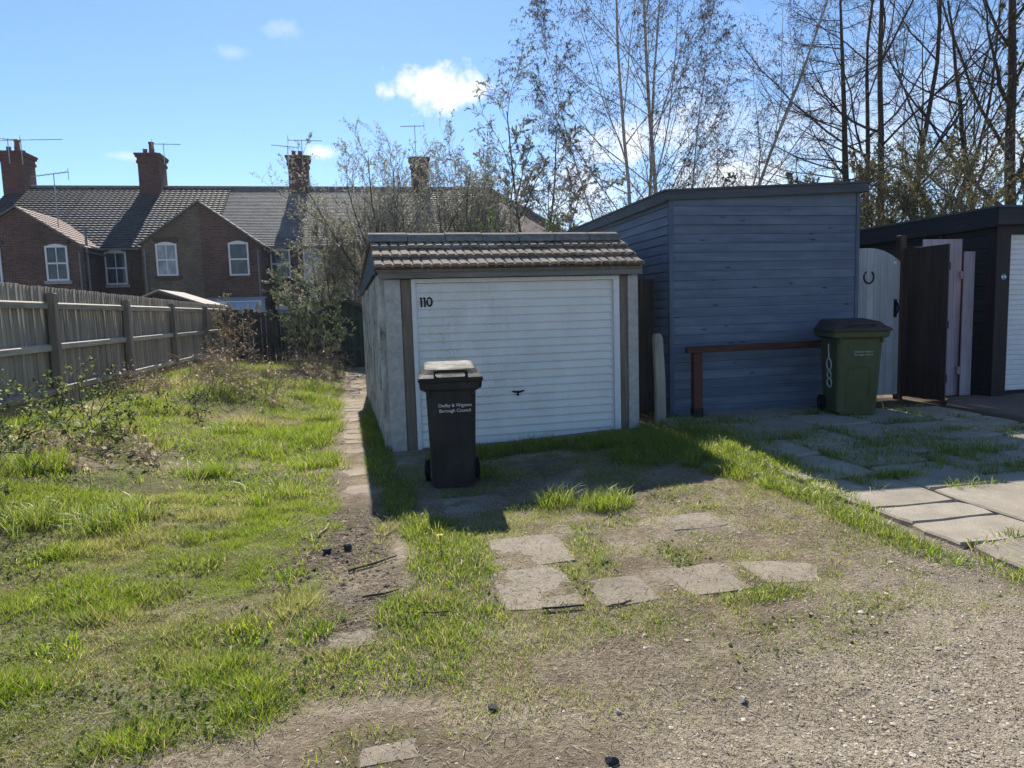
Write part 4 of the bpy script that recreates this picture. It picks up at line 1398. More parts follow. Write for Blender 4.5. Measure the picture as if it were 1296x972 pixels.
def house(label, x0, x1, roofmat, tiled, brick, chim=None, wing=None, wins=(), end=0):
    root = empty('terraced_house', ((x0 + x1) / 2, YM, 0), label=label, cat='house', group='terraced houses behind the gardens')
    obj('wall', MB().prism([(YM, -.2), (YM + 8, -.2), (YM + 8, ZE - .05), (YR, ZR - .12), (YM, ZE - .05)], 'x', x0, x1 - .01), brick, root, world=True)
    y0e, z0e = YM - .32, ZE - .26
    if tiled:
        rm = wavy_roof(x0, x1 - .01, (y0e, z0e), (YR, ZR), .28, .28)
    else:
        rm = wavy_roof(x0, x1 - .01, (y0e, z0e), (YR, ZR), .20, 2.0, .0, .022)
    rf = obj('roof', rm, roofmat, root, world=True)
    obj('roof', MB().prism([(YR, ZR - .02), (YR, ZR - .1), (YM + 8.3, ZE - .34), (YM + 8.3, ZE - .26)], 'x', x0, x1 - .01), roofmat, root, world=True)
    nseg = 9
    for i in range(nseg):
        a, b = x0 + (x1 - x0) * i / nseg, x0 + (x1 - x0) * (i + 1) / nseg
        obj('ridge_tile', MB().prism([(YR - .16, ZR - .05), (YR - .1, ZR + .07), (YR, ZR + .12), (YR + .1, ZR + .07), (YR + .16, ZR - .05)], 'x', a + .004, b - .012), M_ridge, root, world=True)
    obj('gutter', MB().prism([(y0e - .14, z0e - .02), (y0e - .12, z0e - .11), (y0e - .03, z0e - .11), (y0e - .01, z0e - .02)], 'x', x0 + .02, x1 - .03), M_pipe, root, world=True)
    if wing:
        xa, xb, apex, wbrick, wroof, zeave, zap = wing      # half gable between the outer wall and the party line
        xo, xi = (xa, xb) if abs(xb - apex) < abs(xa - apex) else (xb, xa)
        pts = [(xo, -.2), (xi, -.2), (xi, zap), (xo, zeave)]
        obj('wing_wall', MB().prism(pts, 'y', YW, YM + .5), wbrick, root, world=True)
        sgn = 1 if xi > xo else -1
        # roof slope of the wing, tile courses running along the slope
        L = math.hypot(xi - xo, zap - zeave)
        ux, uz = (xi - xo) / L, (zap - zeave) / L
        wr = wavy_roof(0, 4.6, (0, 0), (L + .25, 0), .30, .30, .03, .035)
        wr.v = [(xo - ux * .25 + ux * v[1] - uz * sgn * v[2] * 1 if False else xo - ux * .25 + ux * v[1] - sgn * uz * v[2], YW - .12 + v[0], zeave - uz * .25 + uz * v[1] + abs(ux) * v[2] + .03) for v in wr.v]
        obj('wing_roof', wr, wroof, root, world=True)
        obj('verge', MB().prism([(xo - ux * .3, zeave - uz * .3 - .05), (xi, zap - .02), (xi, zap + .07), (xo - ux * .3, zeave - uz * .3 + .05)], 'y', YW - .16, YW - .121), M_ridge, root, world=True)
        obj('gutter', MB().prism([(xo - sgn * .24, zeave - .22), (xo - sgn * .22, zeave - .30), (xo - sgn * .14, zeave - .30), (xo - sgn * .12, zeave - .22)], 'y', YW - .1, YM - .3), M_pipe, root, world=True)
        obj('downpipe', MB().tube([(xo + sgn * .14, YW - .07, zeave - .3), (xo + sgn * .14, YW - .07, 0)], .045, 8), M_pipe, root, world=True)
    for (x, y, z0, z1, w, bars, sill, glass) in wins:
        sash(root, x, y, z0, z1, w, bars, sill, glass)
    if chim:
        xc, h, hw, dd, pots = chim
        h += .2
        ym = YR - .1
        ch = MB().box(xc - hw, xc + hw, ym - dd, ym + dd, ZR - 1.6, h - .55)
        ch.box(xc - hw - .06, xc + hw + .06, ym - dd - .06, ym + dd + .06, h - .55, h - .40).box(xc - hw - .02, xc + hw + .02, ym - dd - .02, ym + dd + .02, h - .40, h - .22)
        ch.box(xc - hw - .10, xc + hw + .10, ym - dd - .10, ym + dd + .10, h - .22, h - .10).box(xc - hw - .14, xc + hw + .14, ym - dd - .14, ym + dd + .14, h - .10, h)
        c = obj('chimney', ch, M_brick_chim, root, world=True)
        obj('lead_flashing', MB().prism([(ym - dd - .03, ZR - 1.35), (ym - dd - .01, ZR - 1.35), (ym - dd - .01, ZR - .9), (ym - dd - .03, ZR - .9)], 'x', xc - hw - .05, xc + hw + .05), M_zinc, c)
        for px, py, ph, pr2 in pots:
            obj('chimney_pot', MB().tube([(xc + px, ym + py, h - .02), (xc + px, ym + py, h + ph * .85), (xc + px, ym + py, h + ph * .86), (xc + px, ym + py, h + ph)], [pr2 * 1.15, pr2 * .9, pr2 * 1.1, pr2 * 1.1], 12), M_pot, c)
    return root


U = 3.82
X = [-19.2, -15.3, -11.5, -7.65, -3.80, 0.0, 3.8, 7.6]
pots4 = [(-.2, -.45, .28, .12), (.15, -.35, .30, .12), (0.0, .1, .80, .14), (.1, .5, .3, .12)]
house('terraced house with red brick gabled wing, leftmost behind the long grey fence', X[0], X[1], M_rooftile2, True, M_brick_dark,
      (-18.75, 10.75, .52, .8, pots4), (-18.0, X[1], X[1], M_brick_red, M_rooftile_pink, 5.1, 6.78),
      [(-16.55, YW - .02, 3.42, 5.02, .95, True, M_stone, M_glass)])
h2 = house('terraced house with faded pink wing roof and red brick gable', X[1], X[2], M_rooftile, True, M_brick_dark,
      None, (X[1], -12.72, X[1], M_brick_red, M_rooftile_pink, 5.05, 6.78),
      [(-13.82, YW - .02, 3.50, 5.06, .92, True, M_stone, M_glass), (-12.2, YM - .02, 3.40, 5.0, .98, True, M_stone, M_glass)])
house('terraced house with sooty buff brick gable half and curtained window', X[2], X[3], M_rooftile, True, M_brick_dark,
      (-11.85, 10.72, .55, .8, pots4), (-10.25, X[3], X[3], M_brick_buff, M_rooftile, 5.15, 7.02),
      [(-9.18, YW - .02, 3.63, 5.10, .92, True, M_brick_dark, M_curtain)])
house('terraced house with old slate roof and red gable half joined to buff gable', X[3], X[4], M_slate, False, M_brick_red,
      (-3.78, 10.72, .55, .62, pots4[:2] + [(0, .4, .25, .12)]), (X[3], -4.98, X[3], M_brick_red, M_slate, 5.05, 7.02),
      [(-6.0, YW - .02, 3.58, 5.12, .90, False, M_brick_dark, M_glass), (-4.42, YM - .02, 3.55, 5.0, .98, False, M_brick_dark, M_glass)])
house('terraced house with slate roof partly screened by the budding shrub', X[4], X[5], M_slate, False, M_brick_red,
      None, None, [(-2.85, YM - .02, 3.30, 5.0, .88, False, M_stone, M_curtain), (-1.0, YM - .02, 3.40, 5.05, .90, False, M_stone, M_glass)])
house('terraced house whose ivied chimney rises behind the budding shrub', X[5], X[6], M_slate, False, M_brick_dark,
      (3.35, 10.75, .5, .5, []), None, [(1.0, YM - .02, 3.40, 5.0, .9, False, M_stone, M_glass)])
hh7 = house('end terraced house with hipped tile roof behind the grey leaved tree', X[6], X[7], M_rooftile2, True, M_brick_dark, None, None, [])
# hipped end
obj('hip_roof', MB().add([(7.6, YR, ZR), (7.6, YM - .3, ZE - .26), (11.6, YM - .3, ZE - .26), (11.6, YM + 8.3, ZE - .26), (7.6, YM + 8.3, ZE - .26), (7.6, YR, ZR - .2)],
                         [(0, 1, 2), (0, 2, 3), (0, 3, 4)]), M_rooftile_pink, hh7, world=True)
obj('hip_tiles', MB().tube([(7.6, YR, ZR + .03), (11.6, YM - .3, ZE - .2)], .13, 6), M_ridge, hh7, world=True)
obj('hip_tiles', MB().tube([(7.6, YR, ZR + .03), (11.6, YM + 8.3, ZE - .2)], .13, 6), M_ridge, hh7, world=True)
obj('wall', MB().box(7.6, 11.3, YM + .002, YM + 7.99, -.2, ZE - .3), M_brick_dark, hh7, world=True)
# soil pipe on the second house
obj('soil_pipe', MB().tube([(-12.66, YW + .3, 0), (-12.66, YW + .3, 5.9)], .055, 8), M_pipe, h2, world=True)
obj('soil_pipe', MB().tube([(-10.6, YM - .1, 0), (-10.6, YM - .1, 5.0)], .05, 8), M_pipe, h2, world=True)


def lean_to(name, label, x0, x1, y0, y1, z, zb, wallm, roofm, nw):
    r = empty(name, ((x0 + x1) / 2, y0, 0), label=label, cat='lean-to')
    obj('wall', MB().prism([(y0, 0), (y1, 0), (y1, zb - .05), (y0, z - .05)], 'x', x0, x1), wallm, r, world=True)
    obj('roof', MB().prism([(y0 - .2, z - .02), (y1, zb + .02), (y1, zb + .07), (y0 - .2, z + .03)], 'x', x0 - .1, x1 + .1), roofm, r, world=True)
    obj('fascia', MB().box(x0 - .1, x1 + .1, y0 - .24, y0 - .201, z - .18, z + .04), M_upvc, r, world=True)
    for i in range(nw):
        xx = x0 + (x1 - x0) * (i + .5) / nw; w = (x1 - x0) / nw * .7
        wd = obj('window', MB().box(xx - w / 2 - .05, xx + w / 2 + .05, y0 - .03, y0 - .001, .95, z - .28), M_upvc, r, world=True)
        obj('pane', MB().box(xx - w / 2, xx + w / 2, y0 - .036, y0 - .0305, 1.0, z - .33), M_glass, wd)
    return r


lean_to('lean_to', 'white lean-to against the red gable with pale sheet roof', -7.45, -4.95, 34.3, 35.98, 2.3, 2.5, M_upvc, M_shedroof, 3)
cn = empty('door_canopy', (-5.6, 33.6, 0), label='small curved pale blue door canopy before the white lean-to', cat='canopy')
cp = [(33.2 + .9 * i / 6, 1.95 + .32 * math.sin(math.pi / 2 * i / 6)) for i in range(7)]
obj('sheet', MB().prism(cp + [(y, z + .03) for y, z in cp[::-1]], 'x', -6.3, -5.0), M_poly, cn, world=True)
obj('bracket', MB().box(-6.28, -6.2, 33.3, 34.05, 1.85, 1.95).box(-5.1, -5.02, 33.3, 34.05, 1.85, 1.95), M_upvc, cn, world=True)
obj('post', MB().box(-6.28, -6.2, 33.3, 33.38, 0, 1.85).box(-5.1, -5.02, 33.3, 33.38, 0, 1.85), M_upvc, cn, world=True)
lean_to('lean_to', 'low white porch below the slate roofed house', -4.5, -3.2, 37.2, 38.58, 2.1, 2.5, M_render, M_slate, 1)
lean_to('lean_to', 'wide white lean-to behind the dark green garden shed', -2.7, .9, 35.0, 38.58, 2.45, 3.0, M_upvc, M_poly, 4)


def aerial(label, x, y, z0, z1, boom, n, rz, tiltb=0):
    r = empty('television_aerial', (x, y, z0), label=label, cat='aerial')
    obj('mast', MB().tube([(x, y, z0), (x, y, z1)], .022, 6), M_zinc, r, world=True)
    bm_ = MB()
    dx, dy = math.cos(rz), math.sin(rz)
    bm_.tube([(x - dx * boom * .4, y - dy * boom * .4, z1 - .05 - tiltb), (x + dx * boom * .6, y + dy * boom * .6, z1 - .05 + tiltb)], .018, 6)
    b = obj('boom', bm_, M_zinc, r, world=True)
    for i in range(n):
        t = -.38 + .96 * i / (n - 1); l = .22 - .08 * i / n
        px, py, pz = x + dx * boom * t, y + dy * boom * t, z1 - .05 + tiltb * 2 * (t - .1)
        obj('element', MB().tube([(px + dy * l, py - dx * l, pz), (px - dy * l, py + dx * l, pz)], .011, 5), M_zinc, b)
    obj('reflector', MB().tube([(x - dx * boom * .4, y - dy * boom * .4, z1 - .32), (x - dx * boom * .4, y - dy * boom * .4, z1 + .22)], .014, 5), M_zinc, b)
    return r


aerial('long boomed television aerial on the leftmost red chimney', -18.1, 43.9, 10.2, 11.55, 3.4, 9, R(3), .08)
aerial('short forked television aerial at the edge of the leftmost chimney', -18.6, 43.6, 10.2, 11.5, 1.4, 5, R(200))
aerial('television aerial on a tall mast above the pink wing roof', -14.1, 37.2, 5.2, 8.5, 1.6, 8, R(176), -.10)
aerial('small television aerial on the middle chimney above tiled roofs', -10.95, 44.0, 10.3, 11.45, 1.5, 5, R(0))
aerial('television aerial with forked reflector on the slate house chimney', -4.25, 43.9, 10.2, 11.4, 1.5, 7, R(185), .05)
aerial('taller long boomed television aerial on the slate house chimney', -3.45, 43.9, 10.2, 11.75, 1.9, 6, R(2))
aerial('television aerial above the ivied chimney behind the shrub', 3.1, 44.0, 10.3, 12.7, 1.4, 7, R(170))

# pale building far behind the black garage
fb = empty('distant_house', (33, 30, 0), label='distant pale roofed building glimpsed under the trees behind black garage', cat='house')
obj('wall', MB().box(29.5, 39, 30, 36, 0, 4.2), M_render, fb, world=True)
obj('roof', MB().prism([(29.6, 4.2), (30.0, 4.2), (33.2, 5.9), (33.0, 5.9)], 'x', 29.0, 39.5), M_poly, fb, world=True)
for x in (30.8, 33, 35.2):
    w_ = obj('window', MB().box(x - .6, x + .6, 29.95, 29.998, 2.4, 3.7), M_upvc, fb, world=True)
    obj('pane', MB().box(x - .5, x + .5, 29.94, 29.949, 2.5, 3.6), M_glass, w_)

# ------------------------------------------------------------------ trees
def tree(name, label, base, parts_trunk, parts_twig, mt, mtw, leaf=None, group=None, cat='tree'):
    r = empty(name, tuple(base), label=label, cat=cat, group=group)
    v, q = tubes_mesh(parts_trunk)
    o = bulk('trunk', v, q, None, mt, r, smooth=True)
    if parts_twig:
        v, q = tubes_mesh(parts_twig)
        o = bulk('crown', v, q, None, mtw, r); o['kind'] = 'stuff'
    if leaf:
        v, q, c, m, nm_ = leaf
        o = bulk(nm_, v, q, c, m, r); o['kind'] = 'stuff'
    return r


CAT_COLS = [(.075, .055, .05), (.10, .075, .05), (.06, .045, .05), (.13, .11, .055)]


def birch(seed, label, base, stems, H, ncat=9000):
    """several slender stems, ascending limbs and hanging twigs with catkins"""
    g = np.random.default_rng(seed)
    S = np.array([[base[0] + s[0], base[1] + s[1], 0] for s in stems]); D = np.array([[s[2], s[3], 1.0] for s in stems]); L = np.array([H * s[4] for s in stems])
    spec = [dict(n=14, wob=.028, trop=.03, kids=30, t0=.10, ang=40, lr=.38, taper=.62, rr=.40, k=7, tip=.10, angv=.2),
            dict(n=8, wob=.07, trop=.045, kids=11, t0=.12, ang=36, lr=.36, rr=.5, k=4, tip=.2, rmax=.018, rmin=.007),
            dict(n=5, wob=.10, trop=.0, trop2=-.16, kids=7, t0=.1, ang=42, lr=.62, rr=.6, k=3, tip=.4, rmin=.0035, rmax=.004),
            dict(n=3, wob=.07, trop=-.30, trop2=-.1, k=3, tip=.5, rmin=.0026)]
    out = grow(g, S, D, L, .0042 * L, spec)
    pts = sample_on(g, out[2:], ncat, .2)
    v, q, c = leaf_quads(g, pts, .066, cols=pick_cols(g, len(pts), CAT_COLS, .3), hang=1.8, aspect=.24, tri=True)
    return tree('birch_tree', label, (base[0], base[1], 0), out[:2], out[2:], M_bark_birch, M_twig, (v, q, c, M_catkin, 'catkins'), 'bare birches behind the blue shed')


birch(11, 'bare birch with two slender stems rising behind the garage and blue shed gap', (7.4, 19.0), [(0.0, 0, -.07, .0, .92), (-.2, .1, -.20, .0, .55)], 17.5, 20000)
birch(12, 'tallest straight bare birch behind the left half of the blue shed roof', (8.3, 19.5), [(0, 0, .0, .0, 1.0), (-.55, .3, .03, .0, .85)], 18.0, 20000)
birch(13, 'bare birch with a leaning stem behind the middle of the blue shed roof', (9.35, 19.5), [(0, 0, .30, .0, .9), (-.2, .3, .10, .1, .6)], 17.5, 18000)


def bare_tree(seed, label, base, stems, r0, H, spec=None, ivy=0, name='bare_tree'):
    g = np.random.default_rng(seed)
    S = np.array([[base[0] + s[0], base[1] + s[1], 0] for s in stems]); D = np.array([[s[2], s[3], 1.0] for s in stems]); L = np.array([H * s[4] for s in stems])
    rr = np.array([r0 * s[5] for s in stems])
    spec = spec or [dict(n=12, wob=.05, trop=.05, kids=13, t0=.18, ang=46, lr=.50, taper=.5, rr=.5, k=8, tip=.22, angv=.3),
                    dict(n=9, wob=.10, trop=.09, kids=8, t0=.2, ang=42, lr=.50, rr=.55, k=5, tip=.25, rmax=.06),
                    dict(n=6, wob=.16, trop=.05, kids=7, t0=.15, ang=42, lr=.52, rr=.55, k=3, tip=.35, rmin=.008, rmax=.02),
                    dict(n=4, wob=.2, trop=.04, kids=3, t0=.2, ang=40, lr=.6, rr=.6, k=3, tip=.5, rmin=.005),
                    dict(n=3, wob=.22, trop=.03, k=3, tip=.5, rmin=.0035)]
    out = grow(g, S, D, L, rr, spec)
    leaf = None
    if ivy:
        P = out[0][0]; pts = []
        for j in range(len(P)):
            i = g.integers(0, P.shape[1] - 4, ivy // len(P)); f = g.random(len(i))[:, None]
            pts.append(P[j, i] * (1 - f) + P[j, i + 1] * f + g.normal(0, 1, (len(i), 3)) * (out[0][1][j, i][:, None] * .9 + .10))
        pts = np.concatenate(pts)
        leaf = (*leaf_quads(g, pts, .12, cols=pick_cols(g, len(pts), [(.06, .075, .025), (.10, .11, .04), (.14, .13, .05)], .3), aspect=.8), M_leaf, 'ivy')
    return tree(name, label, (base[0], base[1], 0), out[:3], out[3:], M_bark_dark, M_twig_dark, leaf, 'bare trees behind the right hand sheds')


bare_tree(21, 'large bare tree of many upright dark limbs behind the pale arched gate', (15.6, 19.5), [(0, 0, .02, 0, 1, 1), (-.5, .2, -.12, .0, .92, .8), (.6, .1, .20, .05, .95, .9), (1.1, .3, .36, .0, .8, .7)], .13, 14.5)
bare_tree(22, 'massive bare tree with thick forked trunk behind the black garage', (20.6, 19.6), [(0, 0, -.05, 0, 1, 1), (.3, .2, .12, .0, .95, .9), (-.5, 0, -.42, .0, .72, .62)], .21, 15.0, ivy=1500)
con_spec = [dict(n=14, wob=.012, trop=.03, kids=46, t0=.20, ang=78, lr=.34, taper=.70, rr=.36, k=8, tip=.12, angv=.12),
            dict(n=8, wob=.06, trop=.03, kids=14, t0=.12, ang=46, lr=.40, rr=.5, k=4, tip=.25, rmax=.025, flat=.3),
            dict(n=4, wob=.14, trop=-.03, kids=9, t0=.1, ang=46, lr=.5, rr=.6, k=3, tip=.4, rmin=.006, rmax=.008),
            dict(n=3, wob=.18, trop=-.05, k=3, tip=.5, rmin=.005)]
bare_tree(23, 'bare larch with level branches behind the right end of the blue shed', (14.0, 19.0), [(0, 0, -.02, 0, 1, 1)], .15, 11.5, con_spec, name='larch_tree')


def bushy(name, label, seed, base, stems, H, r0, nleaf, lsize, cols, spec, mt=None, mtw=None, group=None, hang=.0, aspect=.6, cat='tree', tmin=.1):
    g = np.random.default_rng(seed)
    S = np.array([[base[0] + s[0], base[1] + s[1], float(hgt(base[0], base[1])) - .05] for s in stems]); D = np.array([[s[2], s[3], 1.0] for s in stems]); L = np.array([H * s[4] for s in stems])
    out = grow(g, S, D, L, r0 * L / L.max(), spec)
    pts = sample_on(g, out[2:], nleaf, tmin) + g.normal(0, .02, (1, 3))
    leaf = (*leaf_quads(g, pts, lsize, cols=pick_cols(g, len(pts), cols, .35), hang=hang, aspect=aspect, tri=True), M_leaf, 'leaves')
    return tree(name, label, (base[0], base[1], float(hgt(base[0], base[1]))), out[:2], out[2:], mt or M_bark_ivy, mtw or M_twig_pale, leaf, group, cat)


bud_spec = [dict(n=10, wob=.05, trop=.04, kids=11, t0=.12, ang=38, lr=.55, taper=.5, rr=.55, k=6, tip=.2),
            dict(n=7, wob=.09, trop=.06, kids=8, t0=.12, ang=38, lr=.52, rr=.5, k=3, tip=.3, rmax=.03),
            dict(n=4, wob=.14, trop=.05, kids=5, t0=.15, ang=38, lr=.55, rr=.6, k=3, tip=.4, rmin=.006),
            dict(n=3, wob=.18, trop=.03, k=3, tip=.5, rmin=.0045)]
stm = lambda g, n, spread, l0=.6: [(g.normal(0, .25), g.normal(0, .25), g.uniform(-spread, spread), g.uniform(-spread, spread) * .6, g.uniform(l0, 1.0)) for _ in range(n)]
gq_ = np.random.default_rng(5)
bushy('budding_shrub', 'wide budding shrub with fine upright twigs behind the white garage', 31, (1.3, 25.5), stm(gq_, 17, .55), 7.2, .07, 30000, .05,
      [(.26, .26, .20), (.32, .315, .24), (.22, .215, .18), (.27, .25, .20)], bud_spec, cat='shrub', group='budding shrubs behind the white garage')
bushy('budding_shrub', 'pale olive budding shrub between the white garage and slate roofed house', 32, (-.8, 26.5), stm(gq_, 10, .40), 5.8, .055, 30000, .055,
      [(.29, .285, .19), (.25, .245, .17), (.33, .32, .21), (.21, .20, .155)], bud_spec, cat='shrub', group='budding shrubs behind the white garage')
bushy('budding_shrub', 'mid sized twiggy shrub before the ivied chimney', 33, (3.4, 26.5), stm(gq_, 11, .42), 7.2, .06, 22000, .05,
      [(.25, .25, .19), (.21, .21, .17), (.29, .28, .21)], bud_spec, cat='shrub', group='budding shrubs behind the white garage')
gum_spec = [dict(n=10, wob=.06, trop=.05, kids=10, t0=.25, ang=44, lr=.46, taper=.5, rr=.55, k=6, tip=.2),
            dict(n=8, wob=.10, trop=.06, kids=8, t0=.2, ang=38, lr=.46, rr=.55, k=4, tip=.3, rmax=.03),
            dict(n=4, wob=.16, trop=-.02, kids=6, t0=.15, ang=42, lr=.5, rr=.6, k=3, tip=.4, rmin=.008),
            dict(n=3, wob=.2, trop=-.08, k=3, tip=.5, rmin=.006)]
bushy('grey_leaved_tree', 'feathery grey green evergreen tree above the hipped roof', 34, (6.3, 28.5), [(0, 0, -.05, 0, 1.0), (.3, .1, .22, .0, .92), (-.4, .2, -.14, .0, .8), (.5, .3, .34, .05, .75)], 9.3, .10, 75000, .058,
      [(.19, .205, .175), (.23, .245, .21), (.15, .16, .14), (.30, .305, .265)], gum_spec, hang=.9, aspect=.30)
bushy('green_bush', 'small fresh green bush peeping over the garage ridge', 35, (3.6, 22.5), stm(gq_, 7, .30, .7), 4.0, .03, 12000, .075,
      [(.12, .17, .05), (.16, .21, .07), (.09, .13, .04)], bud_spec, cat='bush')
bushy('olive_evergreen', 'olive evergreen mass between the shrub and grey leaved tree', 36, (4.9, 31.0), stm(gq_, 8, .26, .7), 7.6, .07, 16000, .075,
      [(.15, .155, .11), (.18, .18, .13), (.12, .125, .095), (.22, .21, .15)], bud_spec, cat='tree')
# yellowish budding shrub behind gate and black garage
bushy('budding_shrub', 'olive yellow budding bush behind the black garage roof', 37, (13.3, 15.5), stm(gq_, 13, .5), 4.6, .05, 44000, .052,
      [(.20, .18, .085), (.16, .145, .07), (.25, .22, .11), (.12, .11, .06)], bud_spec, cat='shrub', group='budding bushes behind the right hand sheds')
bushy('budding_shrub', 'tall narrow olive budding bush climbing among the bare limbs', 38, (15.6, 17.0), stm(gq_, 6, .20, .7), 5.6, .05, 9000, .05,
      [(.19, .175, .085), (.15, .14, .07), (.24, .21, .10), (.11, .10, .06)], bud_spec, cat='shrub', group='budding bushes behind the right hand sheds')
bushy('dark_evergreen', 'dark spreading evergreen low behind the blue shed right corner', 39, (11.6, 17.5), stm(gq_, 7, .55, .6), 4.5, .06, 14000, .09,
      [(.07, .08, .055), (.09, .10, .07), (.11, .115, .08)], bud_spec, cat='tree')
bushy('dark_evergreen', 'low dark hedge like bush behind the black garage roof edge', 40, (17.8, 16.5), stm(gq_, 9, .6, .6), 3.9, .05, 18000, .09,
      [(.06, .065, .035), (.09, .09, .045), (.13, .12, .055)], bud_spec, cat='bush')

# sapling before the far fence
sap_spec = [dict(n=8, wob=.08, trop=.10, kids=9, t0=.15, ang=36, lr=.5, taper=.5, rr=.55, k=5, tip=.25),
            dict(n=6, wob=.14, trop=.05, kids=6, t0=.15, ang=42, lr=.5, rr=.55, k=3, tip=.3),
            dict(n=5, wob=.2, trop=.03, kids=3, t0=.2, ang=42, lr=.6, rr=.6, k=3, tip=.4, rmin=.004),
            dict(n=4, wob=.2, trop=.0, k=3, tip=.5, rmin=.003)]
bushy('leafy_sapling', 'bushy green sapling before the far dark fence', 41, (-1.75, 19.2), stm(gq_, 7, .30, .6), 2.45, .02, 15000, .042,
      [(.10, .14, .06), (.15, .19, .09), (.07, .10, .045), (.20, .20, .12)], sap_spec, cat='sapling')
bushy('leafy_sapling', 'thin brown twiggy sapling at the end of the long grey fence', 42, (-3.85, 20.8), stm(gq_, 5, .22, .6), 2.0, .014, 900, .05,
      [(.14, .12, .06), (.2, .16, .10)], sap_spec, M_deadstem, M_deadstem, cat='sapling')

# ------------------------------------------------------------------ brambles, dead stems
br_spec = [dict(n=9, wob=.12, trop=-.02, trop2=-.32, kids=7, t0=.1, ang=45, lr=.45, taper=.3, rr=.6, k=4, tip=.4),
           dict(n=5, wob=.2, trop=-.05, kids=4, t0=.2, ang=45, lr=.5, rr=.6, k=3, tip=.5),
           dict(n=3, wob=.2, trop=-.03, k=3, tip=.5, rmin=.002)]


def bramble(label, seed, base, n, H, nleaf, lsize, cols, stem=None, spread=1.0, radius=.35, group='bramble clumps on the rough lawn', name='bramble', cat='bramble'):
    g = np.random.default_rng(seed)
    a = g.random(n) * 2 * np.pi; rr = radius * np.sqrt(g.random(n))
    S = np.stack([base[0] + rr * np.cos(a), base[1] + rr * np.sin(a), np.zeros(n)], 1); S[:, 2] = hgt(S[:, 0], S[:, 1]) - .03
    a2 = g.random(n) * 2 * np.pi
    D = np.stack([np.cos(a2) * spread * g.random(n), np.sin(a2) * spread * g.random(n), np.ones(n)], 1)
    out = grow(g, S, D, H * g.uniform(.6, 1.2, n), np.full(n, .006), br_spec)
    for P, _, _ in out:   # nothing dips below the ground
        P[..., 2] = np.maximum(P[..., 2], hgt(P[..., 0], P[..., 1]) + .01)
    r = empty(name, (base[0], base[1], float(hgt(base[0], base[1]))), label=label, cat=cat, group=group)
    v, q = tubes_mesh(out); o = bulk('stems', v, q, None, stem or M_bramblestem, r); o['kind'] = 'stuff'
    if nleaf:
        pts = sample_on(g, out[1:], nleaf, .1)
        # leaflets in threes
        v, q, c = leaf_quads(g, pts, lsize, up=2.0, cols=pick_cols(g, len(pts), cols, .3), aspect=.62)
        o = bulk('leaves', v, q, c, M_leaf, r); o['kind'] = 'stuff'
    return r


BL = [(.08, .12, .045), (.11, .155, .06), (.14, .19, .07), (.25, .28, .07), (.09, .10, .055)]
bramble('leafy bramble arching before the first fence posts', 51, (-3.6, 7.6), 9, .95, 900, .055, BL)
bramble('leafy bramble sprawling at the lawn edge where fence meets frame', 52, (-3.3, 6.2), 9, .7, 700, .05, BL)
bramble('bramble tangle below the second fence bay', 53, (-3.85, 9.8), 9, .75, 800, .05, BL)
bramble('bramble with bare red stems on the lawn hump', 54, (-2.6, 10.6), 6, .6, 300, .05, BL)
bramble('small dark bramble rosette among tall grass', 55, (-2.75, 8.1), 5, .45, 220, .05, BL)
DEAD = [(.40, .32, .235), (.30, .235, .17), (.48, .40, .30)]
for i, (x, y, n, H, lab) in enumerate(((-2.3, 12.3, 42, .75, 'tangled dead brown bramble heap in mid lawn'), (-1.6, 15.0, 38, .7, 'low dead bramble heap beside the path half way down'),
                                       (-3.3, 16.2, 40, .8, 'dead bramble heap against the far fence bays'), (-1.35, 18.2, 45, .85, 'rounded brown dead heap at the foot of the sapling'),
                                       (-2.7, 7.6, 14, .42, 'dry grassy dead clump beside the bramble rosette'), (-3.9, 13.0, 40, .7, 'dead stalks below the third fence post'), (-3.9, 19.8, 40, .8, 'dead stalks at the end of the long fence'))):
    bramble(lab, 60 + i, (x, y), n, H, 260, .05, DEAD, M_deadstem, 1.6, .65, 'dead bramble heaps on the lawn', 'dead_bramble', 'dead bramble')

# ------------------------------------------------------------------ grass
G_FRESH = np.array([(.14, .21, .026), (.18, .245, .034), (.095, .155, .028), (.22, .26, .045), (.14, .18, .05)])
G_DRY = np.array([(.36, .30, .17), (.28, .24, .12), (.42, .36, .23), (.24, .22, .09)])


def scatter(n, x0, x1, y0, y1, dens):
    x = rng.uniform(x0, x1, n); y = rng.uniform(y0, y1, n)
    k = rng.random(n) < dens(x, y)
    return x[k], y[k]


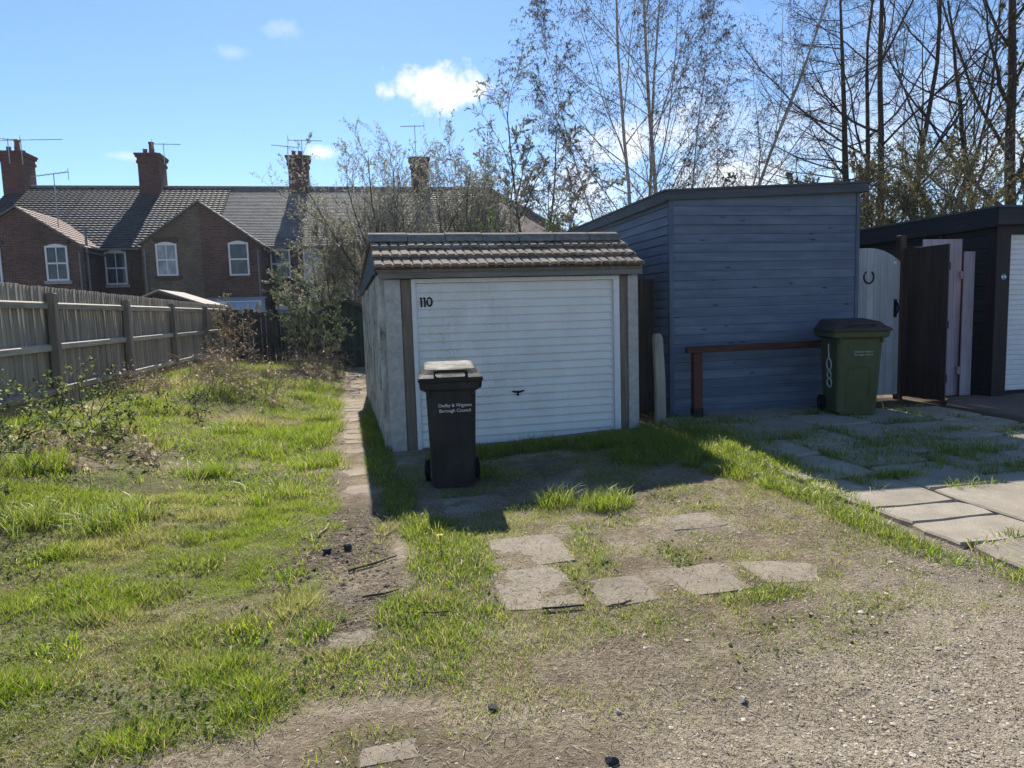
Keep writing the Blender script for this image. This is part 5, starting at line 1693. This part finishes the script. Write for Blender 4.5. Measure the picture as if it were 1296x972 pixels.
def grass_from(x, y, per, hmean, rad, dryp, wid, seg=2):
    n = len(x)
    x2 = np.repeat(x, per); y2 = np.repeat(y, per); h2 = np.repeat(hmean, per)
    N_ = n * per
    a = rng.random(N_) * 2 * np.pi; r = np.sqrt(rng.random(N_)) * np.repeat(rad, per)
    ox, oy = np.cos(a) * r, np.sin(a) * r
    px, py = x2 + ox, y2 + oy
    H = h2 * rng.uniform(.45, 1.25, N_)
    lean = np.stack([np.cos(a), np.sin(a)], 1) * (H * rng.uniform(.15, .95, N_))[:, None] + rng.normal(0, .38, (N_, 2)) * H[:, None]
    tuftc = np.repeat(rng.integers(0, len(G_FRESH), n), per)
    patch = sstep(.35, .65, fbm(px, py, 1.3, 71, 3))[:, None]
    col = G_FRESH[tuftc] * (1 - .3 * patch) + np.array([.17, .20, .045]) * .3 * patch
    col = col * rng.uniform(.72, 1.25, (N_, 1))
    dry = rng.random(N_) < np.repeat(dryp, per)
    col[dry] = G_DRY[rng.integers(0, len(G_DRY), dry.sum())] * rng.uniform(.8, 1.15, (dry.sum(), 1))
    z = hgt(px, py)
    on = (px > 3.38) & (px < 7.0)
    z = np.where(on, zdrive(py) - .03, z)
    P = np.stack([px, py, z - .006], 1)
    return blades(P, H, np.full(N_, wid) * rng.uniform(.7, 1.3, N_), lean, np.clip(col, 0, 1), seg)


def join(L):
    V, T, Cc, b = [], [], [], 0
    for v, t, c in L:
        V.append(v); T.append(t + b); Cc.append(c); b += len(v)
    return np.concatenate(V), np.concatenate(T), np.concatenate(Cc)


def free(x, y):
    """no blades through the paving, the garage or the bins"""
    ok = ~((x > .17) & (x < 3.16) & (y > YF - .0))
    ok &= ~((np.abs(x - .665) < .22) & (np.abs(y - 6.36) < .25))
    for sx, sy, w, l, a in SLABS:
        q = np.maximum(np.abs(x - sx) / (w * .46), np.abs(y - sy) / (l * .46))
        ok &= (q > 1) | (rng.random(len(x)) < .04)
    return ok


near = []
# short lawn near the camera
x, y = scatter(165000, -5.0, .7, 2.2, 6.4, lambda a, b: lawn(a, b) * (.45 + .55 * sstep(.38, .56, fbm(a, b, .28, 41, 4))) * (1 - .97 * bare(a, b)) * .85)
ok = free(x, y); x, y = x[ok], y[ok]
hm = .018 + .045 * sstep(.42, .75, fbm(x, y, .25, 73, 4)) * rng.uniform(.4, 1.3, len(x))
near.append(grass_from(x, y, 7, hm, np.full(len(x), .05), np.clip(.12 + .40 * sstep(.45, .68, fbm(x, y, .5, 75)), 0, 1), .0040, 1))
# patches by the garage, the slabs and the drive edge
x, y = scatter(420000, -.6, 4.0, 2.2, 14.0, lambda a, b: ellipses(a, b, GRASS, 4) ** 1.5 * .12 * (1 - .75 * sstep(9, 12, b)))
ok = free(x, y); x, y = x[ok], y[ok]
hm = ellipses(x, y, GRASS, 5) * rng.uniform(.6, 1.1, len(x)) * .9
near.append(grass_from(x, y, 7, hm, np.full(len(x), .045), np.full(len(x), .13), .0038))
# thin mossy grass creeping over the trodden earth
x, y = scatter(95000, .2, 3.3, 2.3, 7.2, lambda a, b: sstep(.40, .60, fbm(a, b, .45, 101, 4)) * sstep(-.1, .5, b - 2.35 - .25 * np.maximum(a - 1.6, 0)) * .60)
ok = free(x, y); x, y = x[ok], y[ok]
near.append(grass_from(x, y, 4, np.full(len(x), .024) * rng.uniform(.5, 1.7, len(x)), np.full(len(x), .035), np.full(len(x), .38), .0038, 1))
v, t, c = join(near)
tag(bulk('lawn_grass', v, t, c, M_grass), 'short patchy green grass round garage and across near lawn', 'grass', kind='stuff')
far_ = []
x, y = scatter(60000, -5.2, .2, 6.0, 22.4, lambda a, b: lawn(a, b) * (.25 + .75 * sstep(.36, .52, fbm(a, b, .9, 81, 4))) * (1 - .97 * bare(a, b)) * (.85 - .5 * sstep(8, 18, b)) * .62)
ok = free(x, y); x, y = x[ok], y[ok]
hm = .045 + .13 * sstep(.42, .75, fbm(x, y, .6, 83, 4)) * sstep(5.5, 9, y)
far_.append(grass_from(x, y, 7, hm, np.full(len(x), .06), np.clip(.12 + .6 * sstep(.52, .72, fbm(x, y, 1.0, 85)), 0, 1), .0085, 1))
# tall tussocks
tx, ty = [], []
for cx, cy, n in ((-1.9, 5.6, 60), (-2.4, 5.55, 50), (-3.0, 7.0, 70), (-2.9, 8.8, 80), (-1.6, 7.2, 40), (-1.9, 9.8, 60), (-1.2, 8.4, 40), (-.75, 9.0, 40), (-.8, 11.0, 50), (-1.0, 6.2, 30), (-.55, 7.6, 35), (-2.6, 14.0, 50),
                  (-3.4, 11.4, 60), (-1.2, 13.2, 50), (-2.2, 16.6, 40), (-.7, 3.55, 18), (-.55, 4.3, 14), (-1.55, 3.6, 16), (-2.1, 4.9, 30), (-1.1, 4.6, 18), (.32, 5.05, 26), (.40, 4.6, 22), (.1, 3.6, 14), (-.35, 3.5, 14), (-3.6, 5.3, 40), (-1.75, 4.25, 16), (-.42, 4.75, 6)):
    s = .13 if cy > 5.2 else .06
    tx.append(rng.normal(cx, s, n)); ty.append(rng.normal(cy, s * 1.3, n))
tx, ty = np.concatenate(tx), np.concatenate(ty)
far_.append(grass_from(tx, ty, 26, np.where(ty > 5.2, rng.uniform(.08, .20, len(tx)), rng.uniform(.04, .085, len(tx))), np.full(len(tx), .06), np.full(len(tx), .16), .0045))
v, t, c = join(far_)
tag(bulk('rough_grass', v, t, c, M_grass), 'longer rough grass and tussocks towards the far fence', 'grass', kind='stuff')

# grass in the driveway joints
jx, jy = [], []
for (x, y) in DRIVE_JOINTS:
    if y > 8.0 or x > 6.9 or rng.random() > .62 or (y < 4.6 and rng.random() < .6): continue
    n = int(rng.integers(10, 46))
    horiz = rng.random() < .5
    jx.append(x + rng.normal(0, .17 if horiz else .025, n)); jy.append(y + rng.normal(0, .025 if horiz else .2, n))
for cx, cy, sx, sy, n in ((5.1, 6.2, .30, .35, 150), (4.5, 5.6, .2, .25, 90), (5.4, 5.6, .35, .2, 120), (4.2, 6.6, .3, .2, 90), (3.9, 7.3, .25, .3, 80), (4.15, 5.0, .12, .06, 50), (5.3, 5.0, .25, .06, 70), (5.9, 6.4, .3, .08, 60), (3.55, 6.7, .12, .7, 420), (3.45, 5.7, .07, .35, 160), (3.9, 7.7, .3, .15, 90)):
    jx.append(rng.normal(cx, sx, n)); jy.append(rng.normal(cy, sy, n))
jx, jy = np.concatenate(jx), np.concatenate(jy)
ok = (jx > 3.36) & (jx < 7.0); jx, jy = jx[ok], jy[ok]
v, t, c = grass_from(jx, jy, 12, np.full(len(jx), .10) * rng.uniform(.6, 1.3, len(jx)), np.full(len(jx), .05), np.full(len(jx), .2), .005)
tag(bulk('joint_grass', v, t, c, M_grass), 'grass tufts growing from the driveway slab joints', 'grass', kind='stuff')

# dry litter lying on the ground
n = 330000
x = np.where(rng.random(n) < .7, rng.uniform(-3.5, 3.4, n), rng.uniform(-4.3, 3.4, n)); y = np.where(rng.random(n) < .75, rng.uniform(1.9, 6.0, n), rng.uniform(5, 13, n))
k = rng.random(n) < (.25 + .6 * sstep(.42, .62, fbm(x, y, .6, 91, 4))) * np.where(x > .15, np.where(y > 7.9, 0, 1), 1) * (1 - .8 * bare(x, y) * (y > 5.6))
x, y = x[k], y[k]; n = len(x)
H = rng.uniform(.003, .016, n); a = rng.random(n) * 2 * np.pi; ln = rng.uniform(.015, .065, n)
zl = hgt(x, y) + .002
for sx, sy, w, l, _a, z in BEDS:
    zl = np.where((np.abs(x - sx) < w * .47) & (np.abs(y - sy) < l * .47), z + .006, zl)
P = np.stack([x, y, zl], 1)
col = np.array([(.46, .39, .28), (.30, .245, .17), (.60, .53, .41), (.15, .115, .08), (.24, .23, .11)])[rng.integers(0, 5, n)] * rng.uniform(.75, 1.2, (n, 1))
v, t, c = blades(P, H, rng.uniform(.0018, .0042, n), np.stack([np.cos(a), np.sin(a)], 1) * ln[:, None], np.clip(col, 0, 1), 1)
tag(bulk('dry_litter', v, t, c, M_straw), 'dry straw and dead grass scattered over the trodden earth', 'litter', kind='stuff')

# low broad leaved weeds
x, y = scatter(90000, -4.2, 3.3, 2.3, 9, lambda a, b: sstep(.50, .66, fbm(a, b, .5, 95, 4)) * sstep(.12, .4, density(a, b)) * .5)
ok = free(x, y); x, y = x[ok], y[ok]; n = len(x)
pts = np.stack([x, y, hgt(x, y) + rng.uniform(.005, .03, n)], 1)
gw = np.random.default_rng(97)
v, q, c = leaf_quads(gw, pts, .024, up=5, cols=pick_cols(gw, n, [(.09, .14, .035), (.13, .18, .05), (.06, .09, .03), (.17, .18, .05)], .3), aspect=.75)
tag(bulk('low_weeds', v, q, c, M_leaf), 'tiny broad leaved weeds among the near grass', 'weeds', kind='stuff')

# gravel and clods of earth
OCT = np.array([(1, 0, 0), (-1, 0, 0), (0, 1, 0), (0, -1, 0), (0, 0, 1), (0, 0, -1)], float)
OT = np.array([(0, 2, 4), (2, 1, 4), (1, 3, 4), (3, 0, 4)])      # the buried half is left open
n = 120000
y = 1.75 + 3.6 * rng.random(n) ** 1.5; x = rng.uniform(-1.2, 3.5, n)
gden = np.clip(.07 + gravelly(x, y) * (.35 + .65 * sstep(.42, .60, fbm(x, y, .5, 99, 4))), 0, 1) * (1 - .8 * density(x, y))
k = (rng.random(n) < gden) & (x < 3.3); x, y = x[k], y[k]; n = len(x)
sz = np.exp(rng.normal(math.log(.0033), .5, n)).clip(.0015, .017)
rot = rng.random(n) * 2 * np.pi
base = OCT[None] * (sz[:, None, None] * rng.uniform(.65, 1.35, (n, 6, 1)))
base[:, :, 2] *= .62
cs, sn = np.cos(rot)[:, None], np.sin(rot)[:, None]
bx = base[:, :, 0] * cs - base[:, :, 1] * sn; by = base[:, :, 0] * sn + base[:, :, 1] * cs
V = np.stack([bx + x[:, None], by + y[:, None], base[:, :, 2] + (hgt(x, y) + sz * .22)[:, None]], -1).reshape(-1, 3)
T = (OT[None] + (np.arange(n) * 6)[:, None, None]).reshape(-1, 3)
gc = np.array([(.47, .40, .31), (.37, .305, .23), (.64, .57, .48), (.25, .21, .165), (.12, .11, .10), (.43, .34, .245)])[rng.choice(6, n, p=[.27, .25, .12, .18, .08, .10])] * rng.uniform(.8, 1.15, (n, 1))
tag(bulk('gravel', V, T, np.repeat(np.clip(gc, 0, 1), 6, 0), M_gravel), 'loose pale gravel over the foreground track', 'gravel', kind='stuff')


# ------------------------------------------------------------------ single stones, sticks, dandelions
def stone(label, x, y, s, mat, seed, dark=True):
    bm = bmesh.new(); bmesh.ops.create_icosphere(bm, subdivisions=2, radius=1)
    g = np.random.default_rng(seed); sc3 = g.uniform(.7, 1.2, 3) * (1, .8, .62)
    pl_ = unit(g.normal(0, 1, (9, 3))); dd = g.uniform(.42, .75, 9); s *= 1.35
    for v in bm.verts:
        p = np.array(v.co)
        for a, d in zip(pl_, dd):      # chop facets
            e = p @ a - d
            if e > 0: p = p - a * e
        v.co = p * sc3 * s
    me = bpy.data.meshes.new('stone'); bm.to_mesh(me); bm.free()
    tag(obj('stone', me, mat, loc=(x, y, float(hgt(x, y)) + s * .28), rot=(0, 0, g.random() * 6)), label, 'stone', 'single stones on the ground')


stone('angular dark stone on the trodden earth below the slab track', .40, 2.61, .022, M_rock, 1)
stone('black angular stone lying in the pale gravel', .74, 2.20, .024, M_rock, 2)
stone('dark stone standing up in the soil bed', -.36, 4.66, .038, M_rock, 3)
stone('flat dark lump at the right side of the soil bed', -.22, 4.70, .034, M_rock, 4)
stone('pale flat stone beside the gravel patch', .86, 2.48, .014, M_paleround, 6)
stone('pale buff stone at the edge of the gravel track', 1.35, 2.42, .018, M_paleround, 7)
stone('small pale stone near the sparse grass patch', 1.2, 3.05, .013, M_paleround, 8)


def stick(label, x, y, L, a, r, mat, bend=.006):
    pts = []
    for i in range(6):
        t = i / 5 - .5
        px = x + math.cos(a) * L * t - math.sin(a) * bend * math.sin(i * 1.7); py = y + math.sin(a) * L * t + math.cos(a) * bend * math.sin(i * 1.7)
        pts.append((px, py, float(hgt(px, py)) + r * .9 + .008))
    mb = MB().tube(pts, [r, r * .95, r * 1.05, r * .9, r * .8, r * .6], 6)
    b = pts[2]
    mb.tube([b, (b[0] + math.cos(a + .7) * L * .16, b[1] + math.sin(a + .7) * L * .16, b[2] + r * 2.5)], [r * .6, r * .35], 5)
    tag(obj('stick', mb, mat, smooth=True), label, 'stick', 'sticks lying on the ground')


stick('straight black stick at the foot of the sunken slabs', .90, 3.42, .22, R(-4), .007, M_black, .002)
stick('bent brown stick beside the soil bed', -.06, 4.35, .34, R(30), .008, M_stick)
stick('thin forked stick below the path end', .06, 4.95, .30, R(62), .006, M_stick)
stick('short dark stick in the soil bed', -.02, 3.85, .20, R(12), .007, M_stick)
stick('bleached curved stick among the dead clumps', -.40, 5.15, .30, R(80), .008, M_deadstem)
stick('dark twig across the earth before the lawn', .22, 3.52, .22, R(-14), .006, M_stick)
stick('thin twig on earth right of slabs', 1.2, 3.4, .16, R(20), .005, M_stick)


def dandelion(label, x, y, h):
    z = float(hgt(x, y))
    r = empty('dandelion', (x, y, z), label=label, cat='flower', group='dandelions in the grass')
    obj('stem', MB().tube([(x, y, z - .01), (x + .004, y, z + h * .6), (x + .002, y - .004, z + h)], .0025, 5), simple('green_stem', (.12, .17, .05), .6, .3, 0, .1, 10, 0), r, world=True)
    mb = MB()
    for ringn, rad, up in ((16, .019, .002), (12, .013, .007), (8, .006, .010)):
        for i in range(ringn):
            a = 2 * math.pi * i / ringn + rad * 100
            c_, s_ = math.cos(a), math.sin(a)
            mb.add([(x + .002, y - .004, z + h), (x + .002 + c_ * rad - s_ * .0025, y - .004 + s_ * rad + c_ * .0025, z + h + up), (x + .002 + c_ * rad + s_ * .0025, y - .004 + s_ * rad - c_ * .0025, z + h + up)], [(0, 1, 2)])
    obj('flower_head', mb, simple('dandelion_yellow', (.70, .52, .03), .6, .2, 0, .1, 10, 0), r, world=True)


dandelion('yellow dandelion in the grass strip before the black bin', .36, 4.42, .11)
dandelion('yellow dandelion against the white garage side wall', -.04, 9.6, .15)
dandelion('yellow dandelion beside the soil bed tuft', -2.35, 6.35, .2)
dandelion('yellow dandelion by the bramble rosette', -2.75, 7.2, .22)

# clods of dark earth in the soil bed
n = 4200
x = rng.normal(-.26, .26, n); y = rng.normal(4.75, .55, n)
k = rng.random(n) < bare(x, y); x, y = x[k], y[k]; n = len(x)
sz = np.exp(rng.normal(math.log(.0052), .6, n)).clip(.002, .024)
base = OCT[None] * (sz[:, None, None] * rng.uniform(.6, 1.4, (n, 6, 1)))
V = np.stack([base[:, :, 0] + x[:, None], base[:, :, 1] + y[:, None], base[:, :, 2] * .7 + (hgt(x, y) + sz * .25)[:, None]], -1).reshape(-1, 3)
T = (OT[None] + (np.arange(n) * 6)[:, None, None]).reshape(-1, 3)
gc = np.array([(.085, .06, .042), (.15, .11, .075), (.24, .18, .125), (.06, .045, .035)])[rng.integers(0, 4, n)] * rng.uniform(.8, 1.2, (n, 1))
tag(bulk('earth_clods', V, T, np.repeat(gc, 6, 0), M_gravel), 'crumbled dark earth clods in the bed beside the path', 'soil', kind='stuff')

# ------------------------------------------------------------------ thin spring haze
hz = bpy.data.objects.new('haze', MB().box(-920, 920, -920, 920, -1.2, 26).mesh('haze'))
C.objects.link(hz); hz['kind'] = 'stuff'; hz['label'] = 'thin bright spring haze in the air'
hm_ = bpy.data.materials.new('haze'); hm_.use_nodes = True
hn_ = hm_.node_tree.nodes; hn_.clear()
pv = hn_.new('ShaderNodeVolumePrincipled'); pv.inputs['Density'].default_value = .00022; pv.inputs['Color'].default_value = (.66, .82, 1, 1); pv.inputs['Anisotropy'].default_value = .55
ho = hn_.new('ShaderNodeOutputMaterial'); hm_.node_tree.links.new(pv.outputs[0], ho.inputs['Volume'])
hz.data.materials.append(hm_)
